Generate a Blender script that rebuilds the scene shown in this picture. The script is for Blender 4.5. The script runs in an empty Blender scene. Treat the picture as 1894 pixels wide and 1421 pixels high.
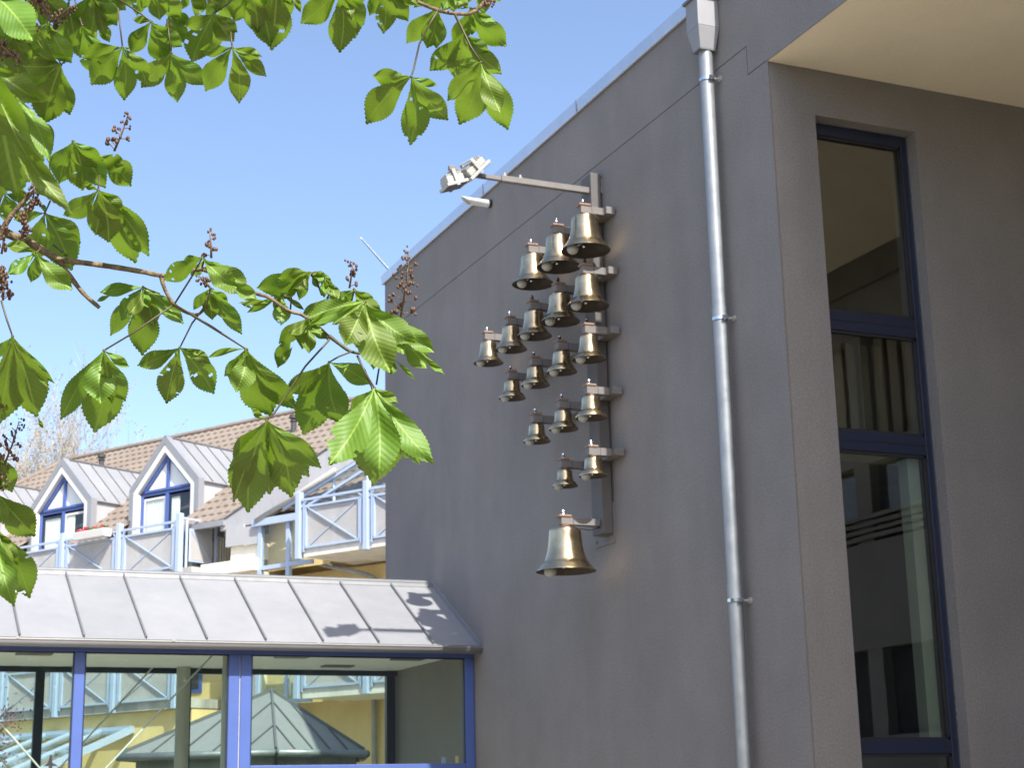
import bpy, math, random
from mathutils import Vector, Matrix
random.seed(7)

# ------------------------------------------------------------------ camera, sky, sun, exposure
scene = bpy.context.scene
FPX, PPX, PPY = 3046.77, 947.0, 710.5                 # focal length and centre, in photograph pixels (1894 wide)
CAM = Vector((0.0, 0.0, 1.6))
RIGHT = Vector((0.91704593, -0.39821518, -0.02124703))
DOWN = Vector((0.08032004, 0.23663115, -0.96827392))
FWD = Vector((0.39060909, 0.88624509, 0.2489863))
cd = bpy.data.cameras.new('camera')
cam = bpy.data.objects.new('camera', cd)
scene.collection.objects.link(cam)
cam.matrix_world = Matrix(((RIGHT.x, -DOWN.x, -FWD.x, CAM.x), (RIGHT.y, -DOWN.y, -FWD.y, CAM.y),
                           (RIGHT.z, -DOWN.z, -FWD.z, CAM.z), (0, 0, 0, 1)))
cd.sensor_fit = 'HORIZONTAL'; cd.sensor_width = 36.0
cd.lens = FPX / 1894.0 * 36.0
cd.clip_start = 0.05; cd.clip_end = 20000
cd.dof.use_dof = True; cd.dof.focus_distance = 3.9; cd.dof.aperture_fstop = 15.0
scene.camera = cam

SUN_EL, SUN_AZ = math.radians(47.6), math.radians(0.75)   # azimuth measured from -Y towards +X
to_sun = Vector((math.sin(SUN_AZ) * math.cos(SUN_EL), -math.cos(SUN_AZ) * math.cos(SUN_EL), math.sin(SUN_EL)))
world = bpy.data.worlds.new('World'); scene.world = world; world.use_nodes = True
wn = world.node_tree.nodes; wl = world.node_tree.links
bg = wn['Background']
sky = wn.new('ShaderNodeTexSky'); sky.sky_type = 'NISHITA'; sky.sun_disc = False
sky.sun_elevation = SUN_EL; sky.sun_rotation = math.pi - SUN_AZ
sky.air_density = 0.75; sky.dust_density = 2.0; sky.ozone_density = 1.0; sky.altitude = 100
wl.new(sky.outputs[0], bg.inputs[0]); bg.inputs[1].default_value = 0.15
sl = bpy.data.lights.new('sun', 'SUN'); sl.energy = 4.0; sl.angle = math.radians(0.53); sl.color = (1.0, 0.955, 0.88)
sun = bpy.data.objects.new('sun', sl); scene.collection.objects.link(sun)
sun.rotation_euler = to_sun.to_track_quat('Z', 'Y').to_euler()
sun.location = (0, -20, 30)
scene.view_settings.view_transform = 'Standard'; scene.view_settings.look = 'None'
scene.view_settings.exposure = 1.1; scene.view_settings.gamma = 1.0

# ------------------------------------------------------------------ mesh helpers
LOC = {}
COL = scene.collection

def V(*a): return Vector(a)

class MB:
    """collects shapes and links them as ONE mesh object"""
    def __init__(s): s.v = []; s.f = []; s.m = []; s.uv = []
    def add(s, vs, fs, mi=0):
        o = len(s.v); s.v += [Vector(p) for p in vs]
        for f in fs: s.f.append([o + i for i in f]); s.m.append(mi)
        return s
    def hexa(s, c, mi=0):
        return s.add(c, [(0, 3, 2, 1), (4, 5, 6, 7), (0, 1, 5, 4), (1, 2, 6, 5), (2, 3, 7, 6), (3, 0, 4, 7)], mi)
    def box(s, x0, x1, y0, y1, z0, z1, mi=0):
        return s.hexa([(x0, y0, z0), (x1, y0, z0), (x1, y1, z0), (x0, y1, z0), (x0, y0, z1), (x1, y0, z1), (x1, y1, z1), (x0, y1, z1)], mi)
    def obox(s, c, ax, ay, az, mi=0):
        c = Vector(c)
        return s.hexa([c + ax * i + ay * j + az * k for k in (-1, 1) for i, j in ((-1, -1), (1, -1), (1, 1), (-1, 1))], mi)
    def prism(s, poly, ext, mi=0):
        n = len(poly); ext = Vector(ext); a = [Vector(p) for p in poly]; b = [p + ext for p in a]
        return s.add(a + b, [list(range(n - 1, -1, -1)), list(range(n, 2 * n))] + [(i, (i + 1) % n, n + (i + 1) % n, n + i) for i in range(n)], mi)
    def bar(s, a, b, w, h, up=(0, 0, 1), mi=0):
        a = Vector(a); b = Vector(b); d = (b - a); L = d.length; d.normalize(); up = Vector(up)
        x = d.cross(up)
        if x.length < 1e-5: x = d.cross(Vector((1, 0, 0)))
        x.normalize(); y = x.cross(d)
        return s.obox((a + b) / 2, x * w / 2, d * L / 2, y * h / 2, mi)
    def tube(s, pts, rad, n=8, cap=True, mi=0):
        pts = [Vector(p) for p in pts]; k = len(pts)
        if not isinstance(rad, (list, tuple)): rad = [rad] * k
        vs = []; prev = None
        for i, p in enumerate(pts):
            t = (pts[min(i + 1, k - 1)] - pts[max(i - 1, 0)]); t.normalize()
            if prev is None:
                x = t.cross(Vector((0, 0, 1)))
                if x.length < 1e-3: x = t.cross(Vector((1, 0, 0)))
            else: x = prev - t * prev.dot(t)
            x.normalize(); prev = x; y = t.cross(x)
            for j in range(n):
                a = 2 * math.pi * j / n
                vs.append(p + (x * math.cos(a) + y * math.sin(a)) * rad[i])
        fs = [(i * n + j, i * n + (j + 1) % n, (i + 1) * n + (j + 1) % n, (i + 1) * n + j) for i in range(k - 1) for j in range(n)]
        if cap: fs += [list(range(n - 1, -1, -1)), list(range((k - 1) * n, k * n))]
        return s.add(vs, fs, mi)
    def lathe(s, prof, c, n=32, mi=0):
        c = Vector(c); vs = []
        for r, z in prof:
            for j in range(n):
                a = 2 * math.pi * j / n; vs.append(c + Vector((r * math.cos(a), r * math.sin(a), z)))
        fs = [(i * n + j, i * n + (j + 1) % n, (i + 1) * n + (j + 1) % n, (i + 1) * n + j) for i in range(len(prof) - 1) for j in range(n)]
        return s.add(vs, fs, mi)
    def ball(s, c, r, n=12, m=8, sc=(1, 1, 1), mi=0):
        c = Vector(c); vs = []
        for i in range(m + 1):
            ph = math.pi * i / m
            for j in range(n):
                a = 2 * math.pi * j / n
                vs.append(c + Vector((r * sc[0] * math.sin(ph) * math.cos(a), r * sc[1] * math.sin(ph) * math.sin(a), r * sc[2] * math.cos(ph))))
        return s.add(vs, [(i * n + j, (i + 1) * n + j, (i + 1) * n + (j + 1) % n, i * n + (j + 1) % n) for i in range(m) for j in range(n)], mi)
    def build(s, name, mat, parent=None, smooth=False, bevel=0.0, origin=None):
        o0 = LOC.get(parent.name, Vector((0, 0, 0))) if parent else (Vector(origin) if origin is not None else Vector((0, 0, 0)))
        me = bpy.data.meshes.new(name)
        me.from_pydata([p - o0 for p in s.v], [], s.f)
        mats = mat if isinstance(mat, (list, tuple)) else [mat]
        for m in mats: me.materials.append(m)
        if len(mats) > 1: me.polygons.foreach_set('material_index', s.m)
        if s.uv:
            ul = me.uv_layers.new(name='UVMap'); d = ul.data
            for li, l in enumerate(me.loops): d[li].uv = s.uv[l.vertex_index]
        if smooth: me.polygons.foreach_set('use_smooth', [True] * len(me.polygons))
        me.update()
        ob = bpy.data.objects.new(name, me); COL.objects.link(ob)
        if parent: ob.parent = parent
        else: ob.location = o0
        LOC[ob.name] = o0
        if bevel > 0:
            b = ob.modifiers.new('bevel', 'BEVEL'); b.width = bevel; b.segments = 2; b.limit_method = 'ANGLE'; b.angle_limit = math.radians(40)
        return ob

def smooth_by_angle(ob, deg=35):
    me = ob.data
    me.polygons.foreach_set('use_smooth', [True] * len(me.polygons))
    try: me.set_sharp_from_angle(angle=math.radians(deg))
    except Exception: pass

def thing(name, loc, label, cat, group=None):
    o = bpy.data.objects.new(name, None); COL.objects.link(o); o.location = loc; o.empty_display_size = 0.2
    LOC[o.name] = Vector(loc); o['label'] = label; o['category'] = cat
    if group: o['group'] = group
    return o

def tag(o, label=None, cat=None, group=None, kind=None):
    if label: o['label'] = label
    if cat: o['category'] = cat
    if group: o['group'] = group
    if kind: o['kind'] = kind
    return o

# ------------------------------------------------------------------ materials
class NT:
    def __init__(s, name):
        s.mat = bpy.data.materials.new(name); s.mat.use_nodes = True
        s.n = s.mat.node_tree.nodes; s.l = s.mat.node_tree.links
        s.p = s.n['Principled BSDF']; s.out = s.n['Material Output']
    def node(s, t, **kw):
        nd = s.n.new(t)
        for k, v in kw.items():
            if k.startswith('i_'): nd.inputs[k[2:].replace('_', ' ')].default_value = v
            else: setattr(nd, k, v)
        return nd
    def link(s, a, b): s.l.new(a, b)
    def coord(s, kind='Object', scale=(1, 1, 1)):
        tc = s.n.new('ShaderNodeTexCoord'); mp = s.n.new('ShaderNodeMapping'); mp.inputs['Scale'].default_value = scale
        s.link(tc.outputs[kind], mp.inputs[0]); return mp.outputs[0]
    def noise(s, co, scale, detail=4, rough=0.55):
        n = s.n.new('ShaderNodeTexNoise'); n.inputs['Scale'].default_value = scale; n.inputs['Detail'].default_value = detail
        n.inputs['Roughness'].default_value = rough; s.link(co, n.inputs['Vector']); return n.outputs['Fac']
    def ramp(s, fac, stops):
        r = s.n.new('ShaderNodeValToRGB'); e = r.color_ramp.elements
        while len(e) < len(stops): e.new(0.5)
        for i, (p, c) in enumerate(stops): e[i].position = p; e[i].color = (*c, 1) if len(c) == 3 else c
        s.link(fac, r.inputs[0]); return r.outputs[0]
    def bump(s, h, strength, dist=0.01):
        b = s.n.new('ShaderNodeBump'); b.inputs['Strength'].default_value = strength; b.inputs['Distance'].default_value = dist
        s.link(h, b.inputs['Height']); s.link(b.outputs[0], s.p.inputs['Normal']); return b
    def mix(s, fac, a, b):
        m = s.n.new('ShaderNodeMix'); m.data_type = 'RGBA'
        if isinstance(fac, (int, float)): m.inputs[0].default_value = fac
        else: s.link(fac, m.inputs[0])
        for sock, x in ((m.inputs[6], a), (m.inputs[7], b)):
            if isinstance(x, tuple): sock.default_value = (*x, 1) if len(x) == 3 else x
            else: s.link(x, sock)
        return m.outputs[2]

def mat_plain(name, col, rough=0.5, metal=0.0, var=0.12, scale=3.0, bump=0.0, bscale=200.0, spec=0.5):
    t = NT(name); co = t.coord()
    f = t.noise(co, scale, 5)
    lo = tuple(c * (1 - var) for c in col); hi = tuple(min(1, c * (1 + var)) for c in col)
    t.link(t.ramp(f, [(0.3, lo), (0.7, hi)]), t.p.inputs['Base Color'])
    t.p.inputs['Roughness'].default_value = rough; t.p.inputs['Metallic'].default_value = metal
    t.p.inputs['Specular IOR Level'].default_value = spec
    if bump: t.bump(t.noise(co, bscale, 3), bump, 0.004)
    return t.mat

def mat_stucco(name, col, var=0.1, streak=0.1, grain=0.7):
    t = NT(name); co = t.coord(); co2 = t.coord(scale=(1.0, 1.0, 0.22))
    a = t.noise(co, 1.1, 6, 0.6); b = t.noise(co2, 2.6, 5, 0.6); c = t.noise(co, 62, 4, 0.7)
    base = t.ramp(a, [(0.25, tuple(x * (1 - var) for x in col)), (0.75, tuple(x * (1 + var) for x in col))])
    dirt = t.ramp(b, [(0.35, (1 - streak,) * 3), (0.65, (1.0,) * 3)])
    m = t.node('ShaderNodeMix', data_type='RGBA', blend_type='MULTIPLY'); m.inputs[0].default_value = 1
    t.link(base, m.inputs[6]); t.link(dirt, m.inputs[7])
    g = t.ramp(c, [(0.3, (0.70,) * 3), (0.7, (1.22,) * 3)])
    m2 = t.node('ShaderNodeMix', data_type='RGBA', blend_type='MULTIPLY'); m2.inputs[0].default_value = grain
    t.link(m.outputs[2], m2.inputs[6]); t.link(g, m2.inputs[7]); t.link(m2.outputs[2], t.p.inputs['Base Color'])
    t.p.inputs['Roughness'].default_value = 0.9; t.p.inputs['Specular IOR Level'].default_value = 0.25
    t.bump(c, 0.5, 0.004)
    return t.mat

def mat_zinc(name, col, rough=0.42, metal=0.55, var=0.1, sc=1.6):
    t = NT(name); co = t.coord(); f = t.noise(co, sc, 5, 0.6); g = t.noise(t.coord(scale=(1, 1, 0.3)), 9, 4)
    mixf = t.node('ShaderNodeMath', operation='ADD'); t.link(f, mixf.inputs[0]); t.link(g, mixf.inputs[1])
    hf = t.node('ShaderNodeMath', operation='MULTIPLY'); hf.inputs[1].default_value = 0.5; t.link(mixf.outputs[0], hf.inputs[0])
    oi = t.n.new('ShaderNodeObjectInfo'); hv = t.n.new('ShaderNodeHueSaturation'); va = t.node('ShaderNodeMath', operation='MULTIPLY_ADD'); va.inputs[1].default_value = 0.13; va.inputs[2].default_value = 0.93
    t.link(oi.outputs['Random'], va.inputs[0]); t.link(va.outputs[0], hv.inputs['Value'])
    t.link(t.ramp(hf.outputs[0], [(0.32, tuple(c * (1 - var) for c in col)), (0.68, tuple(c * (1 + var) for c in col))]), hv.inputs['Color']); t.link(hv.outputs[0], t.p.inputs['Base Color'])
    r = t.ramp(f, [(0.3, (rough - .07,) * 3), (0.7, (rough + .1,) * 3)]); t.link(r, t.p.inputs['Roughness'])
    t.p.inputs['Metallic'].default_value = metal
    t.bump(t.noise(co, 2.6, 3), 0.16, 0.03)
    return t.mat

def mat_glass(name, tint=(0.9, 0.95, 0.93), boost=1.0, rough=0.0):
    t = NT(name); t.n.remove(t.p)
    tr = t.n.new('ShaderNodeBsdfTransparent'); tr.inputs[0].default_value = (*tint, 1)
    gl = t.n.new('ShaderNodeBsdfGlossy'); gl.inputs['Roughness'].default_value = rough
    lw = t.n.new('ShaderNodeLayerWeight'); lw.inputs[0].default_value = 0.5
    pw = t.node('ShaderNodeMath', operation='POWER'); pw.inputs[1].default_value = 5.0; t.link(lw.outputs['Facing'], pw.inputs[0])
    mu = t.node('ShaderNodeMath', operation='MULTIPLY_ADD', use_clamp=True); mu.inputs[1].default_value = 0.9; mu.inputs[2].default_value = 0.04 * boost; t.link(pw.outputs[0], mu.inputs[0])
    mx = t.n.new('ShaderNodeMixShader'); t.link(mu.outputs[0], mx.inputs[0]); t.link(tr.outputs[0], mx.inputs[1]); t.link(gl.outputs[0], mx.inputs[2])
    nb = t.n.new('ShaderNodeBump'); nb.inputs['Strength'].default_value = 0.02; nb.inputs['Distance'].default_value = 0.02
    t.link(t.noise(t.coord(), 2.2, 2), nb.inputs['Height']); t.link(nb.outputs[0], gl.inputs['Normal'])
    t.link(mx.outputs[0], t.out.inputs[0]); return t.mat

def mat_leaf(name, top, trans, rough=0.36, transf=0.4):
    """leaf blade: paler midrib and side veins, quilted relief, light shining through"""
    t = NT(name)
    uvn = t.n.new('ShaderNodeUVMap'); sep = t.n.new('ShaderNodeSeparateXYZ'); t.link(uvn.outputs[0], sep.inputs[0])
    def m(op, a, b=None):
        nd = t.node('ShaderNodeMath', operation=op)
        for i, x in enumerate((a, b)):
            if x is None: continue
            if isinstance(x, (int, float)): nd.inputs[i].default_value = x
            else: t.link(x, nd.inputs[i])
        return nd.outputs[0]
    u, v = sep.outputs[0], sep.outputs[1]
    av = m('ABSOLUTE', v)
    ph = m('MULTIPLY', m('SUBTRACT', u, m('MULTIPLY', av, 0.42)), 14 * 2 * math.pi)
    si = m('COSINE', ph)
    vein = m('POWER', m('MULTIPLY', m('ADD', si, 1.0), 0.5), 9.0)
    rib = m('LESS_THAN', av, 0.022)
    veins = m('MAXIMUM', m('MULTIPLY', vein, 0.22), rib)
    co = t.coord('Object')
    nz = t.noise(co, 26, 4); big = t.noise(co, 7.0, 2)
    base = t.mix(nz, tuple(c * 0.78 for c in top), tuple(c * 1.25 for c in top))
    ob = t.n.new('ShaderNodeObjectInfo')
    hv = t.n.new('ShaderNodeHueSaturation')
    t.link(m('ADD', m('MULTIPLY', ob.outputs['Random'], 0.05), 0.475), hv.inputs['Hue'])
    t.link(m('ADD', m('MULTIPLY', ob.outputs['Random'], 0.5), 0.75), hv.inputs['Value']); t.link(base, hv.inputs['Color'])
    light = tuple(min(1, c * 2.2 + 0.03) for c in top)
    col = t.mix(veins, hv.outputs[0], light)
    sp = t.ramp(t.noise(co, 95, 2), [(0.70, (0, 0, 0)), (0.76, (1, 1, 1))]); patch = t.ramp(big, [(0.52, (0, 0, 0)), (0.66, (1, 1, 1))])
    mm = t.node('ShaderNodeMix', data_type='RGBA', blend_type='MULTIPLY'); mm.inputs[0].default_value = 1; t.link(sp, mm.inputs[6]); t.link(patch, mm.inputs[7])
    col = t.mix(mm.outputs[2], col, (0.10, 0.062, 0.02))
    t.link(col, t.p.inputs['Base Color'])
    t.p.inputs['Roughness'].default_value = rough; t.p.inputs['Specular IOR Level'].default_value = 0.55
    hgt = m('ADD', m('MULTIPLY', si, -0.5), m('MULTIPLY', nz, 0.9))
    b = t.n.new('ShaderNodeBump'); b.inputs['Strength'].default_value = 0.14; b.inputs['Distance'].default_value = 0.0035
    t.link(hgt, b.inputs['Height']); t.link(b.outputs[0], t.p.inputs['Normal'])
    tl = t.n.new('ShaderNodeBsdfTranslucent')
    tc = t.mix(veins, trans, tuple(c * 0.6 for c in trans)); t.link(tc, tl.inputs[0])
    mx = t.n.new('ShaderNodeMixShader'); mx.inputs[0].default_value = transf
    t.link(t.p.outputs[0], mx.inputs[1]); t.link(tl.outputs[0], mx.inputs[2]); t.link(mx.outputs[0], t.out.inputs[0])
    return t.mat

M = {}
M['stucco'] = mat_stucco('dark grey render', (0.238, 0.224, 0.216), 0.10, 0.07)
M['groove'] = mat_plain('groove', (0.16, 0.152, 0.148), 0.9)
M['soffit'] = mat_stucco('beige soffit', (0.86, 0.79, 0.63), 0.04, 0.03, 0.2)
M['coping'] = mat_zinc('aluminium coping', (0.62, 0.63, 0.66), 0.30, 0.85, 0.05)
M['galv'] = mat_zinc('galvanised pipe', (0.27, 0.29, 0.31), 0.48, 0.55, 0.14, 9.0)
M['zinc'] = mat_zinc('zinc sheet', (0.258, 0.262, 0.276), 0.6, 0.15, 0.06)
M['zincl'] = mat_zinc('bright zinc sheet', (0.40, 0.40, 0.415), 0.6, 0.1, 0.06)
M['zincd'] = mat_zinc('zinc seam', (0.15, 0.155, 0.165), 0.5, 0.2, 0.08, 5)
M['zinctrim'] = mat_zinc('zinc verge', (0.30, 0.31, 0.33), 0.5, 0.3, 0.06)
M['blue'] = mat_plain('blue frame', (0.070, 0.118, 0.34), 0.4, 0, 0.06)
M['dblue'] = mat_plain('dark blue frame', (0.015, 0.021, 0.047), 0.4, 0, 0.08)
M['lblue'] = mat_plain('pale blue steel', (0.36, 0.445, 0.60), 0.4, 0, 0.05)
M['white'] = mat_plain('white paint', (0.62, 0.62, 0.60), 0.5, 0, 0.03)
M['yellow'] = mat_stucco('yellow render', (0.74, 0.58, 0.28), 0.05, 0.07)
M['cream'] = mat_stucco('sunlit yellow render', (0.83, 0.78, 0.66), 0.04, 0.12)  # pale copy of the yellow render, sun glare put into the colour
M['concrete'] = mat_stucco('stained concrete', (0.50, 0.49, 0.46), 0.15, 0.35)
M['steel'] = mat_plain('grey painted steel', (0.175, 0.162, 0.155), 0.6, 0, 0.08, 8, 0.05, 200.0, 0.3)
M['post'] = mat_plain('shade-darkened steel', (0.115, 0.108, 0.106), 0.6, 0, 0.08, 8, 0.05, 200.0, 0.3)  # darker copy of the arm steel, shade on the post put into colour
M['black'] = mat_plain('black rubber', (0.02, 0.02, 0.022), 0.5)
M['chrome'] = mat_plain('bright steel', (0.75, 0.75, 0.76), 0.16, 1.0, 0.03)
M['copper'] = mat_plain('copper plate', (0.24, 0.150, 0.10), 0.6, 0.1, 0.15, 30)
M['lampgrey'] = mat_plain('pale grey lamp paint', (0.36, 0.36, 0.335), 0.45, 0, 0.06, 10)
M['ball'] = mat_plain('pale grey clapper', (0.36, 0.36, 0.325), 0.45, 0, 0.1, 20)
M['darkglass'] = mat_plain('lamp glass', (0.05, 0.05, 0.06), 0.08)
M['ceil'] = mat_plain('passage ceiling', (0.82, 0.81, 0.76), 0.8, 0, 0.03)
M['colm'] = mat_plain('grey green column paint', (0.40, 0.40, 0.36), 0.5, 0, 0.05)
M['ground'] = mat_stucco('paving', (0.33, 0.285, 0.22), 0.12, 0.1)
M['interior'] = mat_plain('dim interior', (0.34, 0.31, 0.26), 0.9)
M['curtain'] = mat_plain('white net curtain', (0.85, 0.86, 0.84), 0.9, 0, 0.03)
M['glass'] = mat_glass('passage glass', (0.90, 0.95, 0.92), 1.0)
M['wglass'] = mat_glass('window glass', (0.80, 0.84, 0.80), 4.5)
M['hglass'] = mat_glass('house glass', (0.93, 0.95, 0.93), 1.3)
M['frost'] = mat_plain('pale glazing', (0.74, 0.77, 0.74), 0.12, 0, 0.04)
M['vent'] = mat_plain('dark vent', (0.05, 0.048, 0.05), 0.6)
M['slab'] = mat_stucco('bounce-lit slab', (0.72, 0.70, 0.64), 0.06, 0.18)  # paler than the other slabs: bounced light from below put into the colour
M['slat'] = mat_plain('dull blind fabric', (0.27, 0.235, 0.18), 0.9, 0, 0.1)
M['paleframe'] = mat_plain('pale green grey reveal', (0.62, 0.66, 0.58), 0.7, 0, 0.03)
M['tgrey'] = mat_plain('grey pipe paint', (0.30, 0.31, 0.32), 0.5)
M['bark'] = mat_plain('twig bark', (0.17, 0.125, 0.072), 0.85, 0, 0.6, 90, 1.0, 160)
M['petiole'] = mat_plain('leaf stalk', (0.075, 0.062, 0.028), 0.5, 0, 0.3, 30)
M['leaf'] = mat_leaf('chestnut leaf', (0.125, 0.205, 0.024), (0.23, 0.385, 0.022), 0.54, 0.35)
M['spike'] = mat_plain('flower spike stalk', (0.15, 0.092, 0.042), 0.6, 0, 0.25, 40)
M['bud'] = mat_plain('chestnut flower bud', (0.105, 0.055, 0.033), 0.6, 0, 0.4, 90)
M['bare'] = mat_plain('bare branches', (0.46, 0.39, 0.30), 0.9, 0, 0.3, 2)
M['budleaf'] = mat_plain('opening tree buds', (0.22, 0.19, 0.10), 0.8, 0, 0.3, 1)
M['purple'] = mat_plain('dark red plum leaf', (0.16, 0.045, 0.06), 0.5, 0, 0.5, 3)
M['flower'] = mat_plain('red geranium', (0.45, 0.03, 0.05), 0.6, 0, 0.4, 9)
M['green'] = mat_plain('geranium leaf', (0.06, 0.14, 0.03), 0.6, 0, 0.4, 9)
M['contrail'] = mat_plain('ice crystals', (0.95, 0.95, 0.97), 1.0, 0, 0.02)

def mat_bell():
    t = NT('cast bronze'); co = t.coord(); co2 = t.coord(scale=(1, 1, 22))
    a = t.noise(co, 9, 5); r = t.noise(co2, 6, 3)
    oi = t.n.new('ShaderNodeObjectInfo')
    base = t.ramp(a, [(0.3, (0.50, 0.385, 0.22)), (0.7, (0.70, 0.56, 0.355))])
    t.link(base, t.p.inputs['Base Color']); t.p.inputs['Metallic'].default_value = 1.0
    t.link(t.ramp(a, [(0.3, (0.20,) * 3), (0.75, (0.29,) * 3)]), t.p.inputs['Roughness'])
    t.p.inputs['Anisotropic'].default_value = 0.55; t.p.inputs['Anisotropic Rotation'].default_value = 0.25
    tg = t.node('ShaderNodeTangent', direction_type='RADIAL', axis='Z'); t.link(tg.outputs[0], t.p.inputs['Tangent'])
    return t.mat
M['bell'] = mat_bell()
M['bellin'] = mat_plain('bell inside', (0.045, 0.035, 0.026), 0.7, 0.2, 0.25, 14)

def mat_panel():
    t = NT('perforated sheet'); co = t.coord(); f = t.noise(co, 2.2, 4)
    t.link(t.ramp(f, [(0.3, (0.42, 0.415, 0.41)), (0.7, (0.50, 0.49, 0.485))]), t.p.inputs['Base Color'])
    t.p.inputs['Roughness'].default_value = 0.6
    tr = t.n.new('ShaderNodeBsdfTransparent'); mx = t.n.new('ShaderNodeMixShader'); mx.inputs[0].default_value = 0.24
    t.link(t.p.outputs[0], mx.inputs[1]); t.link(tr.outputs[0], mx.inputs[2]); t.link(mx.outputs[0], t.out.inputs[0])
    return t.mat
M['panel'] = mat_panel()

def mat_tile():
    t = NT('brown clay tile'); co = t.coord(); f = t.noise(co, 7, 3); g = t.noise(co, 0.9, 4)
    m = t.mix(0.5, t.ramp(f, [(0.3, (0.15, 0.12, 0.095)), (0.7, (0.24, 0.195, 0.16))]), t.ramp(g, [(0.3, (0.16, 0.13, 0.105)), (0.7, (0.23, 0.19, 0.155))]))
    t.link(m, t.p.inputs['Base Color']); t.p.inputs['Roughness'].default_value = 0.75
    return t.mat
M['tile'] = mat_tile()
# ------------------------------------------------------------------ ground
gb = MB(); gb.add([(-400, -400, 0), (400, -400, 0), (400, 400, 0), (-400, 400, 0)], [(0, 1, 2, 3)])
tag(gb.build('ground', M['ground']), 'pale paved courtyard ground under the buildings', kind='structure')

# ------------------------------------------------------------------ dark grey building with the bell wall
XA, YC, YF, ZT, ZS = 6.449, 9.71, 18.48, 7.95, 7.04
bld = thing('grey_building', (XA, YC, 0), 'dark grey rendered flat-roofed building with tall blue window and overhanging porch', 'building')
GR = 0.008                                                   # depth of the groove in the render
YG, ZG1, ZG2 = 9.985, 7.285, 7.045                           # the groove steps down close to the corner
w = MB(); w.box(XA + GR, XA + 0.36, YC + 0.002, YF, 0, ZT); w.build('wall_core', M['groove'], bld)
G = 0.0045
lower = [(XA, YC, 0), (XA, YF, 0), (XA, YF, ZG1 - G), (XA, YG + G, ZG1 - G), (XA, YG + G, ZG2 - G), (XA, YC, ZG2 - G)]
w = MB(); w.prism(lower, (GR - 0.001, 0, 0)); w.build('wall_panel', M['stucco'], bld)
upper = [(XA, -1.5, ZS), (XA, YC - 0.001, ZS), (XA, YC, ZG2 + G), (XA, YG - G, ZG2 + G), (XA, YG - G, ZG1 + G), (XA, YF, ZG1 + G), (XA, YF, ZT), (XA, -1.5, ZT)]
w = MB(); w.prism(upper, (GR - 0.001, 0, 0)); w.build('wall_panel', M['stucco'], bld)
w = MB(); w.box(XA + GR, XA + 0.3, -1.5, YC, ZS + 0.002, ZT); w.build('fascia_core', M['stucco'], bld)
# wall beside the porch, with the tall window opening
WX0, WX1, WZ0, WZ1, WT = 6.85, 7.775, 0.9, 6.66, 0.34
for x0, x1, z0, z1 in ((XA + 0.02, WX0, 0, ZS), (WX1, 9.9, 0, ZS), (WX0, WX1, WZ1, ZS), (WX0, WX1, 0, WZ0)):
    w = MB(); w.box(x0, x1, YC, YC + WT, z0, z1 - 0.002); w.build('porch_wall', M['stucco'], bld)
w = MB(); w.box(XA + 0.30, 9.9, -1.5, YC, ZS, ZS + 0.06); w.add([(XA + 0.005, -1.5, ZS - 0.002), (XA + 0.31, -1.5, ZS - 0.002), (XA + 0.31, YC, ZS - 0.002), (XA + 0.005, YC, ZS - 0.002)], [(0, 1, 2, 3)])
w.build('soffit', M['soffit'], bld)
w = MB(); w.box(XA + 0.36, 14, YF - 0.3, YF - 0.002, 0, ZT); w.box(13.7, 14, 9.8, YF - 0.3, 0, ZT); w.build('back_wall', M['stucco'], bld)
w = MB(); w.box(XA + 0.30, 14, -1.5, YF - 0.01, 7.82, 7.948); w.build('flat_roof', M['tgrey'], bld)
w = MB(); w.box(9.9, 14, 9.75, 10.0, 0, ZT); w.box(XA + 0.3, 14, -1.7, -1.501, ZS - 0.25, ZT - .01); w.build('porch_front_beam', M['stucco'], bld)
# coping
w = MB()
prof = [(XA - 0.032, 7.935), (XA - 0.036, 8.055), (XA + 0.22, 8.085), (XA + 0.22, 8.065), (XA - 0.024, 8.04), (XA - 0.024, 7.935)]
w.prism([(x, -1.7, z) for x, z in prof], (0, YF + 0.05 + 1.7, 0))
w.prism([(XA - 0.036, YF + 0.03, 7.935), (XA - 0.036, YF + 0.05, 7.935), (XA - 0.036, YF + 0.05, 8.06), (XA - 0.036, YF + 0.03, 8.06)], (7.5, 0, 0))
w.build('roof_coping', M['coping'], bld, bevel=0.003)
w = MB()
for yy in (12.9, 15.2, 10.75): w.box(XA - 0.0385, XA - 0.02, yy, yy + 0.012, 7.94, 8.062)
w.build('coping_joint', M['zincd'], bld)
# tall window
win = MB(); y0, y1 = YC + 0.115, YC + 0.185; fr = 0.062
win.box(WX0 + .012, WX0 + fr, y0, y1, WZ0, WZ1); win.box(WX1 - fr, WX1 - .006, y0, y1, WZ0, WZ1)
for za, zb in ((6.56, WZ1 - .004), (5.0, 5.155), (4.085, 4.235), (1.905, 2.005), (WZ0, WZ0 + .08)): win.box(WX0 + fr, WX1 - fr, y0, y1, za, zb)
wo = win.build('window', M['dblue'], bld, bevel=0.006)
w = MB()
for za, zb in ((5.155, 6.56), (4.235, 5.0), (2.005, 4.085), (WZ0 + .08, 1.905)):
    g = MB(); g.box(WX0 + fr - .004, WX1 - fr + .004, y0 + .030, y0 + .036, za - .004, zb + .004); g.build('pane', M['wglass'], wo)
    bd = MB()
    for a in ((WX0 + fr, WX0 + fr + .02, za, zb), (WX1 - fr - .02, WX1 - fr, za, zb), (WX0 + fr, WX1 - fr, za, za + .015), (WX0 + fr, WX1 - fr, zb - .02, zb)):
        bd.box(a[0], a[1], y0 - .001 + .012, y0 + .029, a[2], a[3])
    bd.build('sash', M['black'], wo)
w = MB()
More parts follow.
